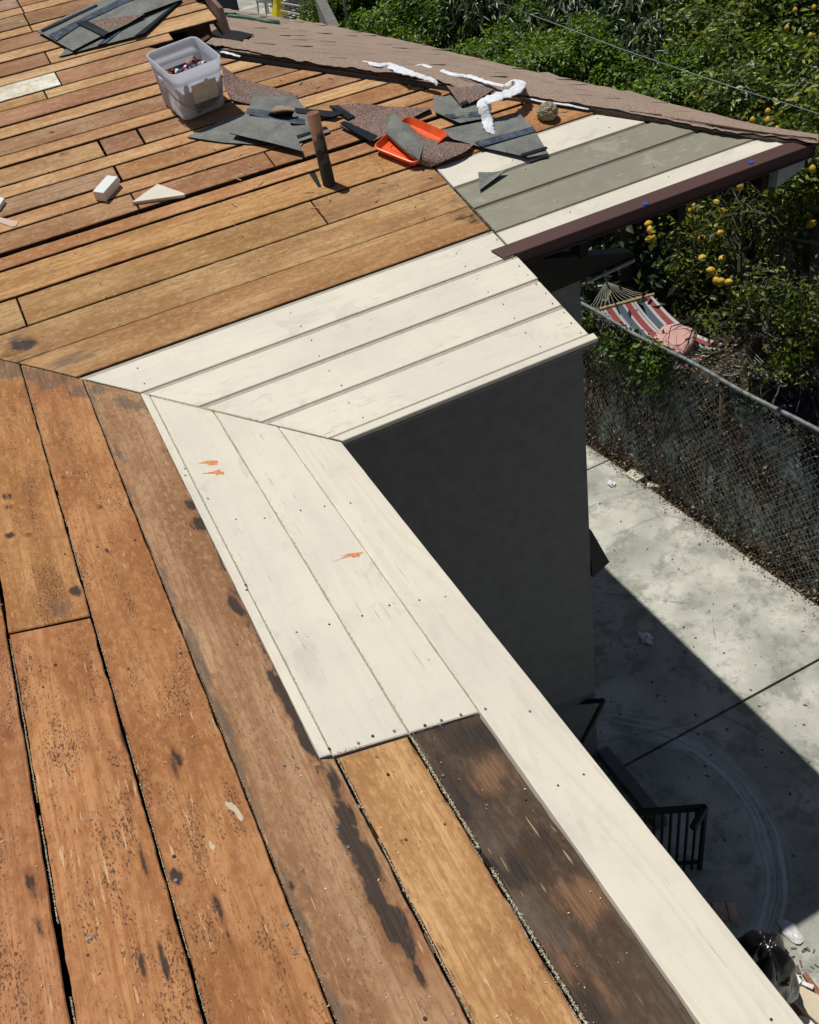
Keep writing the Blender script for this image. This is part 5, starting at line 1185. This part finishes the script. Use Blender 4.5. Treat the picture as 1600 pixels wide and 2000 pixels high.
for px, py, z in ((1267, 437, -2.9), (1270, 449, -2.92), (1268, 467, -3.0), (1275, 463, -3.0), (1180, 492, -3.0), (1343, 411, -2.6), (1357, 403, -2.6), (1362, 457, -2.7), (1406, 455, -2.6), (1369, 456, -2.8), (1400, 549, -2.8), (1409, 550, -2.8), (1423, 551, -2.8), (1372, 504, -2.75), (1389, 528, -2.7), (1395, 535, -2.75), (1370, 466, -2.65), (1348, 409, -2.62), (1412, 412, -2.5), (1400, 395, -2.5), (1585, 437, -2.5), (1345, 395, -2.5), (1351, 408, -2.4), (1567, 346, -2.2), (1411, 505, -2.8), (1319, 520, -3.0)):
    o = bpy.data.objects.new('lemon', lm); link(o); o.location = Vector(zp(px, py, z)); o.rotation_euler = [random.random() * 3 for _ in range(3)]; s_ = random.uniform(.9, 1.15); o.scale = (s_,) * 3; o.parent = lt; o.matrix_parent_inverse = Matrix.Translation(-Vector(lt.location))
ct = [o for o in bpy.data.objects if o.name.startswith('citrus_tree')]
for px, py in ((1590, 15), (1537, 55), (1583, 70), (1499, 236), (1518, 253), (1470, 235), (1500, 218), (1587, 330), (1475, 320), (1446, 364), (1553, 20)):
    for z in (-1.3,):
        P = Vector(zp(px, py, -1.15 if py > 200 else -.95)); t = min(ct, key=lambda o: (Vector((o.location.x, o.location.y, P.z)) - P).length)
        o = bpy.data.objects.new('lemon', lm); link(o); o.location = P; o.scale = (.72,) * 3; o.parent = t; o.matrix_parent_inverse = Matrix.Translation(-Vector(t.location))
# wooden brace props under the lemon tree
GW = plain('grey_prop_wood', (.30, .28, .25), .85, var=.25, sc=30)
for (a_, za, b_, zb_, w_, lab) in (((1590, 620), -3.0, (1470, 770), GZ + .15, .05, 'long grey timber prop leaning against the lemon tree'), ((1452, 600), -3.2, (1466, 765), GZ + .05, .018, 'thin upright stake beside the lemon trunk'), ((1440, 715), -4.2, (1443, 760), GZ, .03, 'short grey post at the end of the hammock')):
    p0 = Vector(zp(*b_, zb_)); p1 = Vector(zp(*a_, za)); c = p0; mb = MB(); mb.tube([p0 - c, p1 - c], w_, 4); o = mb.build('wooden_prop', GW); o.location = c; tag(o, lab, 'prop')
# ivy on the fence: green at the top near the house, dry elsewhere
iv = empty('fence_vine', (fence_x(4.6), 4.6, GZ), label='vine with green leaves on top and brown dead growth hanging on the fence', cat='vine')
iinv = Matrix.Translation(-Vector(iv.location))
def ip(o): o.parent = iv; o.matrix_parent_inverse = iinv; return o
n = 3800; y = rng.uniform(3.75, 5.9, n); h = FH - .05 + rng.normal(size=n) * .07 - np.abs(rng.normal(size=n)) * .22; P = np.stack([fence_x(y) + rng.normal(size=n) * .07, y, GZ + h], 1)
dn_ = np.array([mnoise.noise(Vector((p[0] * 2, p[1] * 3, p[2] * 3))) for p in P]); P = P[dn_ > -.05]; N_ = unit(len(P)) * .7 + np.array([-.3, -.2, .6]); N_ /= np.linalg.norm(N_, axis=1)[:, None]
ip((lambda o_: (link(o_), o_)[1])(bpy.data.objects.new('green_leaves', leaves_mesh('green_vine', P, N_, unit(len(P)), .055, LM4, .6))))
n = 42000; y = rng.uniform(-2.0, 7.5, n); h = rng.random(n) ** 1.25 * (FH - .1); 
P = np.stack([fence_x(y) + .10 + rng.normal(size=n) * .05 - np.clip(.5 - h, 0, 1) * .12, y, GZ + h], 1); dn_ = np.array([mnoise.noise(Vector((p[1] * 1.6, p[2] * 1.2, 0))) for p in P]); keep = (dn_ > -.15 + .22 * (h - .5)); keep |= h < .35; P = P[keep]
ip((lambda o_: (link(o_), o_)[1])(bpy.data.objects.new('dry_leaves', leaves_mesh('dry_vine', P, unit(len(P)), unit(len(P)), .042, LM5, .4))))
mb = MB()
for i in range(520):
    y = random.uniform(-2.0, 7.2); p = Vector((fence_x(y) + random.uniform(.0, .14), y, GZ + random.uniform(0, .3))); pts = [p]; d_ = Vector((0, random.uniform(-.6, .6), 1)).normalized()
    for k in range(6): d_ = (d_ + Vector((random.uniform(-.12, .12), random.uniform(-.5, .5), random.uniform(-.2, .3)))).normalized(); p = p + d_ * random.uniform(.10, .26); p.x = min(max(p.x, fence_x(p.y) + .015), fence_x(p.y) + .16); pts.append(p)
    mb.tube(pts, random.uniform(.003, .009), 3, cap=False)
ip(mb.build('stems', plain('dark_vine_stem', (.055, .042, .032), .9, var=.5)))['kind'] = 'stuff'
n = 9000; y = rng.uniform(-2.0, 7.5, n); P = np.stack([fence_x(y) + rng.normal(size=n) * .03, y, GZ + FH - .02 + rng.normal(size=n) * .025 - np.abs(rng.normal(size=n)) * .10], 1)
dn_ = np.array([mnoise.noise(Vector((p[1] * 2.3, 7, 0))) for p in P]); P = P[dn_ > -.05]
ip((lambda o_: (link(o_), o_)[1])(bpy.data.objects.new('rail_leaves', leaves_mesh('rail_vine', P, unit(len(P)), unit(len(P)), .035, leaf_mat('dark_vine_leaf', (.015, .02, .012), (.04, .055, .03), (.12, .14, .09), .6, .15), .5))))
# litter strip at the fence foot
n = 6000; y = rng.uniform(-2, 8, n); P = np.stack([fence_x(y) - .05 + rng.normal(size=n) * .06, y, GZ + .0 + rng.random(n) * .04], 1)
o = bpy.data.objects.new('leaf_litter', leaves_mesh('leaf_litter', P, unit(n) * .5 + np.array([0, 0, .8]), unit(n), .022, LM5, .5)); link(o); tag(o, kind='stuff')
n = 26000; P = np.stack([rng.uniform(4.7, 11, n), rng.uniform(0, 12, n), np.full(n, GZ - .05) + rng.random(n) * .03], 1)
o = bpy.data.objects.new('yard_leaf_litter', leaves_mesh('yard_leaf_litter', P, unit(n) * .4 + np.array([0, 0, .8]), unit(n), .06, LM5, .5)); link(o); tag(o, kind='stuff')

# ------------------------------------------------------------------ hammock
ham = empty('hammock', (5.7, 5.4, GZ), label='striped red white and blue hammock hanging behind the fence', cat='hammock')
hinv = Matrix.Translation(-Vector(ham.location))
def hp_(o): o.parent = ham; o.matrix_parent_inverse = hinv; return o
hs = G('striped_canvas'); v = hs.attr('sx').outputs['Fac']; 
stripes = hs.n('ShaderNodeValToRGB'); stripes.color_ramp.interpolation = 'CONSTANT'; e = stripes.color_ramp.elements
W_ = (.50, .50, .49); Rd = (.30, .065, .065); Bl = (.085, .115, .14); BG = (.25, .27, .28)
stops = [(0, Rd), (.09, W_), (.13, Bl), (.22, W_), (.25, BG), (.27, W_), (.30, Rd), (.39, W_), (.43, BG), (.45, Bl), (.55, W_), (.58, Rd), (.67, W_), (.70, BG), (.72, W_), (.75, Bl), (.84, W_), (.88, Rd), (.96, W_)]
while len(e) < len(stops): e.new(.5)
for i, (p, c) in enumerate(stops): e[i].position = p; e[i].color = (*c, 1)
hs.put(stripes.inputs[0], hs.ma('FRACT', v)); hs.base(stripes.outputs[0]).rough(.85)
zb0 = -4.02; b0 = Vector((5.42, 6.30, zb0)); b1 = Vector((6.02, 6.15, zb0 + .02)); b0 = b0 + (b0 - b1) * .45
e0 = Vector(zp(1361, 722, -4.08)); e1 = Vector(zp(1457, 673, -4.05)); e0 = e0 + (e0 - e1) * .05
V = []; F = []; sxv = []; nu, nv_ = 26, 30
for i in range(nu + 1):
    for j in range(nv_ + 1):
        s_, t = i / nu, j / nv_; p = b0.lerp(b1, s_).lerp(e0.lerp(e1, s_), t); sag = 4 * t * (1 - t); p.z -= sag * (.20 + .12 * (1 - (2 * s_ - 1) ** 2)); p.z += .01 * mnoise.noise(Vector((s_ * 6, t * 5, 0)))
        V.append(p); sxv.append(s_)
for i in range(nu):
    for j in range(nv_): F.append((i * (nv_ + 1) + j, (i + 1) * (nv_ + 1) + j, (i + 1) * (nv_ + 1) + j + 1, i * (nv_ + 1) + j + 1))
o = meshobj('hammock_cloth', V, F, hs.m, None, None, True); at = o.data.attributes.new('sx', 'FLOAT', 'POINT'); at.data.foreach_set('value', np.array(sxv, np.float32)); hp_(o)
mb = MB(); mb.tube([b0 - (b1 - b0) * .04, b1 + (b1 - b0) * .04], .02, 8); hp_(mb.build('spreader_bar', plain('bar_wood', (.45, .34, .16), .6)))
mb = MB(); mb.tube([e0 - (e1 - e0) * .04, e1 + (e1 - e0) * .04], .02, 8); hp_(mb.build('spreader_bar', bpy.data.materials['bar_wood']))
ROPE = plain('grey_rope', (.34, .32, .28), .85)
ring_ = Vector(zp(1184, 550, -3.78)); mb = MB()
for i in range(14): mb.tube([ring_, ring_.lerp(b0.lerp(b1, i / 13), .6) - Vector((0, 0, .03)), b0.lerp(b1, i / 13)], .0055, 4, cap=False)
mb.tube([ring_, Vector(zp(1180, 520, -3.55)), Vector(zp(1176, 480, -3.2))], .012, 5)
hp_(mb.build('suspension_ropes', ROPE))
r2_ = e0.lerp(e1, .5) + (e0.lerp(e1, .5) - b0.lerp(b1, .5)).normalized() * .9 + Vector((0, 0, .1)); mb = MB()
for i in range(14): mb.tube([r2_, e0.lerp(e1, i / 13)], .005, 4, cap=False)
hp_(mb.build('suspension_ropes', ROPE))
bm = bmesh.new(); bmesh.ops.create_icosphere(bm, subdivisions=4, radius=1)
for q in bm.verts:
    p = q.co; f = lambda t: math.copysign(abs(t) ** .55, t); q.co = Vector((f(p.x) * .29, f(p.y) * .23, p.z * .065 * (1 + .15 * mnoise.noise(p * 3))))
mb = MB(); mb.bm(bm); o = mb.build('pillow', plain('pink_cotton', (.62, .36, .33), .85, var=.06), smooth=True); P = zp(1316, 664, -4.14); o.location = P; o.rotation_euler = (.1, -.1, .5); tag(o, 'faded pink pillow lying on the striped hammock', 'pillow')
crumple('blue_tarp', zp(1585, 800, GZ + .35), (.5, .35, .35), plain('navy_tarp', (.02, .025, .05), .5), 'dark navy tarp bundle behind the fence at the right edge', 'tarp', 4, 3, amp=.3)

# ------------------------------------------------------------------ overhead wire
mb = MB(); pts = [(900, -40, .35), (967, 1, .15), (1035, 28, 0), (1100, 52, -.1), (1200, 91, -.25), (1330, 136, -.42), (1455, 178, -.55), (1545, 205, -.65), (1640, 235, -.75)]
mb.tube([zp(x, y, z) for x, y, z in pts], .0042, 5); tag(mb.build('overhead_wire', plain('wire_sheath', (.22, .25, .25), .5)), 'thin grey cable sagging across the greenery at the upper right', 'cable')

# ------------------------------------------------------------------ junk on the far terrace
TZ = -2.5
mb = MB(); mb.prism([(1.5, 14.6, GZ), (5.9, 14.6, GZ), (10.4, 30, GZ), (1.5, 30, GZ)], [(1.5, 14.6, TZ), (5.9, 14.6, TZ), (10.4, 30, TZ), (1.5, 30, TZ)]); o = mb.build('terrace', CONC); tag(o, kind='structure')
def jp(x, y, z=TZ): return Vector(zp(x, y, z))
# concrete garden wall with pipe rail
w0 = jp(652, 70, TZ); 
gwm = plain('grey_block_wall', (.17, .165, .15), .9, var=.2, sc=4)
mb = MB(); mb.prism([(5.4, 14.6, GZ), (5.6, 14.6, GZ), (10.1, 30, GZ), (9.9, 30, GZ)], [(5.4, 14.6, TZ + .7), (5.6, 14.6, TZ + .7), (10.1, 30, TZ + .7), (9.9, 30, TZ + .7)]); o = mb.build('garden_wall', gwm); tag(o, 'grey concrete garden wall between the stacked chairs and the shrubs', 'wall')
rl = empty('pipe_railing', (7.3, 18, TZ), label='thin grey pipe railing in front of the garden wall', cat='railing')
mb = MB(); mb.tube([(6.0, 15.2, TZ + 1.3), (9.3, 26.5, TZ + 1.3)], .03, 6); o = mb.build('top_rail', M_['steel']); o.parent = rl; o.matrix_parent_inverse = Matrix.Translation(-Vector(rl.location))
for y in (15.3, 18, 20.5, 23): mb = MB(); mb.tube([(6.0 + (y - 15.2) * .292, y, TZ + .6), (6.0 + (y - 15.2) * .292, y, TZ + 1.3)], .025, 6); o = mb.build('post', M_['steel']); o.parent = rl; o.matrix_parent_inverse = Matrix.Translation(-Vector(rl.location))
ALU = plain('aluminium_tube', (.62, .60, .60), .35, metal=.5)
DK = plain('dark_webbing', (.06, .055, .06), .8)
for k in range(4):
    c = jp(606, 48) + Vector((.05 * k, .03 * k, .18 + .14 * k)); ch = empty('folding_chair', tuple(c), label=['lowest folded aluminium chair in the stack on the terrace', 'second folded aluminium chair from the bottom of the terrace stack', 'third folded aluminium chair in the terrace stack', 'topmost folded aluminium chair on the terrace stack'][k], cat='folding chair'); ch['group'] = 'folded chairs stacked on the terrace'; ch.rotation_euler = (.12, .08, .35 + .06 * k)
    mb = MB()
    mb.tube([(-.55, -.3, 0), (-.55, .3, 0), (.55, .34, .05), (.55, -.34, .05), (-.55, -.3, 0)], .022, 5); mb.tube([(-.3, -.32, .06), (.5, -.2, .1)], .018, 5); mb.tube([(-.3, .32, .06), (.5, .2, .1)], .018, 5); mb.tube([(-.1, -.3, .04), (-.1, .3, .04)], .018, 5); mb.tube([(.25, -.3, .06), (.25, .3, .06)], .018, 5)
    o = mb.build('chair_frame', ALU); o.parent = ch
    mb = MB()
    for s_ in range(7): mb.box((-.5 + s_ * .15, -.28, .012), (-.43 + s_ * .15, .28, .018))
    o = mb.build('webbing', DK); o.parent = ch
tb_ = empty('folding_table', tuple(jp(598, 20) + Vector((.2, 1.2, 0))), label='light blue folding table top behind the stacked chairs', cat='table')
mb = MB(); mb.box((-.7, -.5, .78), (.75, .6, .82)); o = mb.build('table_top', plain('light_blue_top', (.35, .47, .62), .4)); o.parent = tb_
mb = MB(); mb.box((-.72, -.53, .76), (.77, -.5, .83)); o = mb.build('table_edge', plain('dark_red_edge', (.12, .05, .05), .6)); o.parent = tb_
for sx_ in (-.6, .65):
    for sy_ in (-.4, .5): mb = MB(); mb.tube([(sx_, sy_, 0), (sx_, sy_, .78)], .02, 5); o = mb.build('leg', ALU); o.parent = tb_
yc = jp(545, 40); mb = MB(); yel = plain('yellow_plastic', (.72, .56, .03), .4)
V = [(-.16, -.2, 0), (.22, -.2, 0), (.22, .2, 0), (-.16, .2, 0), (-.02, -.1, .35), (.18, -.1, .35), (.18, .1, .35), (-.02, .1, .35), (.10, -.08, .95), (.26, -.08, 1.0), (.26, .08, 1.0), (.10, .08, .95)]
mb.add(V, [(3, 2, 1, 0)] + [(k * 4 + i, k * 4 + (i + 1) % 4, k * 4 + 4 + (i + 1) % 4, k * 4 + 4 + i) for k in range(2) for i in range(4)] + [(8, 9, 10, 11)]); o = mb.build('yellow_slide', yel, smooth=False); o.location = yc; o.modifiers.new('b', 'BEVEL').width = .02; tag(o, 'bright yellow plastic toy slide left of the stacked chairs', 'toy slide')
GCH = plain('grey_plastic', (.30, .31, .33), .5)
gc = empty('plastic_chair', tuple(jp(528, 38)), label='pale grey plastic chair lying left of the yellow slide', cat='chair'); gc.rotation_euler = (0, .3, .8)
mb = MB(); mb.box((-.22, -.22, .36), (.22, .22, .40), bev=.015); o = mb.build('seat', GCH); o.parent = gc
mb = MB(); mb.box((-.22, .19, .40), (.22, .23, .85), bev=.015); o = mb.build('backrest', GCH); o.parent = gc
for sx_ in (-.19, .19):
    for sy_ in (-.19, .19): mb = MB(); mb.tube([(sx_, sy_, 0), (sx_, sy_, .37)], .02, 5); o = mb.build('leg', GCH); o.parent = gc
wh = empty('white_post_frame', tuple(jp(524, 26)), label='slim white post standing behind the grey plastic chair', cat='post')
mb = MB(); mb.tube([(0, 0, 0), (.06, .1, 1.6)], .04, 6); o = mb.build('post', plain('white_gloss', (.8, .8, .8), .4)); o.parent = wh
# neighbour shed with blue-grey fascia seen past the upper gable
sh = empty('garden_shed', (3.5, 22, TZ), label='low shed with dark roof and blue grey fascia beyond the gable end', cat='shed')
sinv = Matrix.Translation(-Vector(sh.location))
def sp2(o): o.parent = sh; o.matrix_parent_inverse = sinv
mb = MB(); mb.box((.8, 21.2, TZ), (5.6, 27, TZ + .95)); sp2(mb.build('wall', plain('navy_wall', (.045, .055, .08), .7)))
mb = MB(); mb.prism([(.6, 21.0, TZ + 1.02), (5.75, 21.0, TZ + 1.02), (5.75, 27, TZ + 1.5), (.6, 27, TZ + 1.5)], [(.6, 21.0, TZ + 1.10), (5.75, 21.0, TZ + 1.10), (5.75, 27, TZ + 1.58), (.6, 27, TZ + 1.58)]); sp2(mb.build('roof', plain('brown_shed_roof', (.13, .10, .09), .9)))
mb = MB(); mb.box((.6, 20.96, TZ + .93), (5.75, 20.99, TZ + 1.12)); sp2(mb.build('fascia', plain('blue_grey_paint', (.16, .22, .26), .6)))
mb = MB()
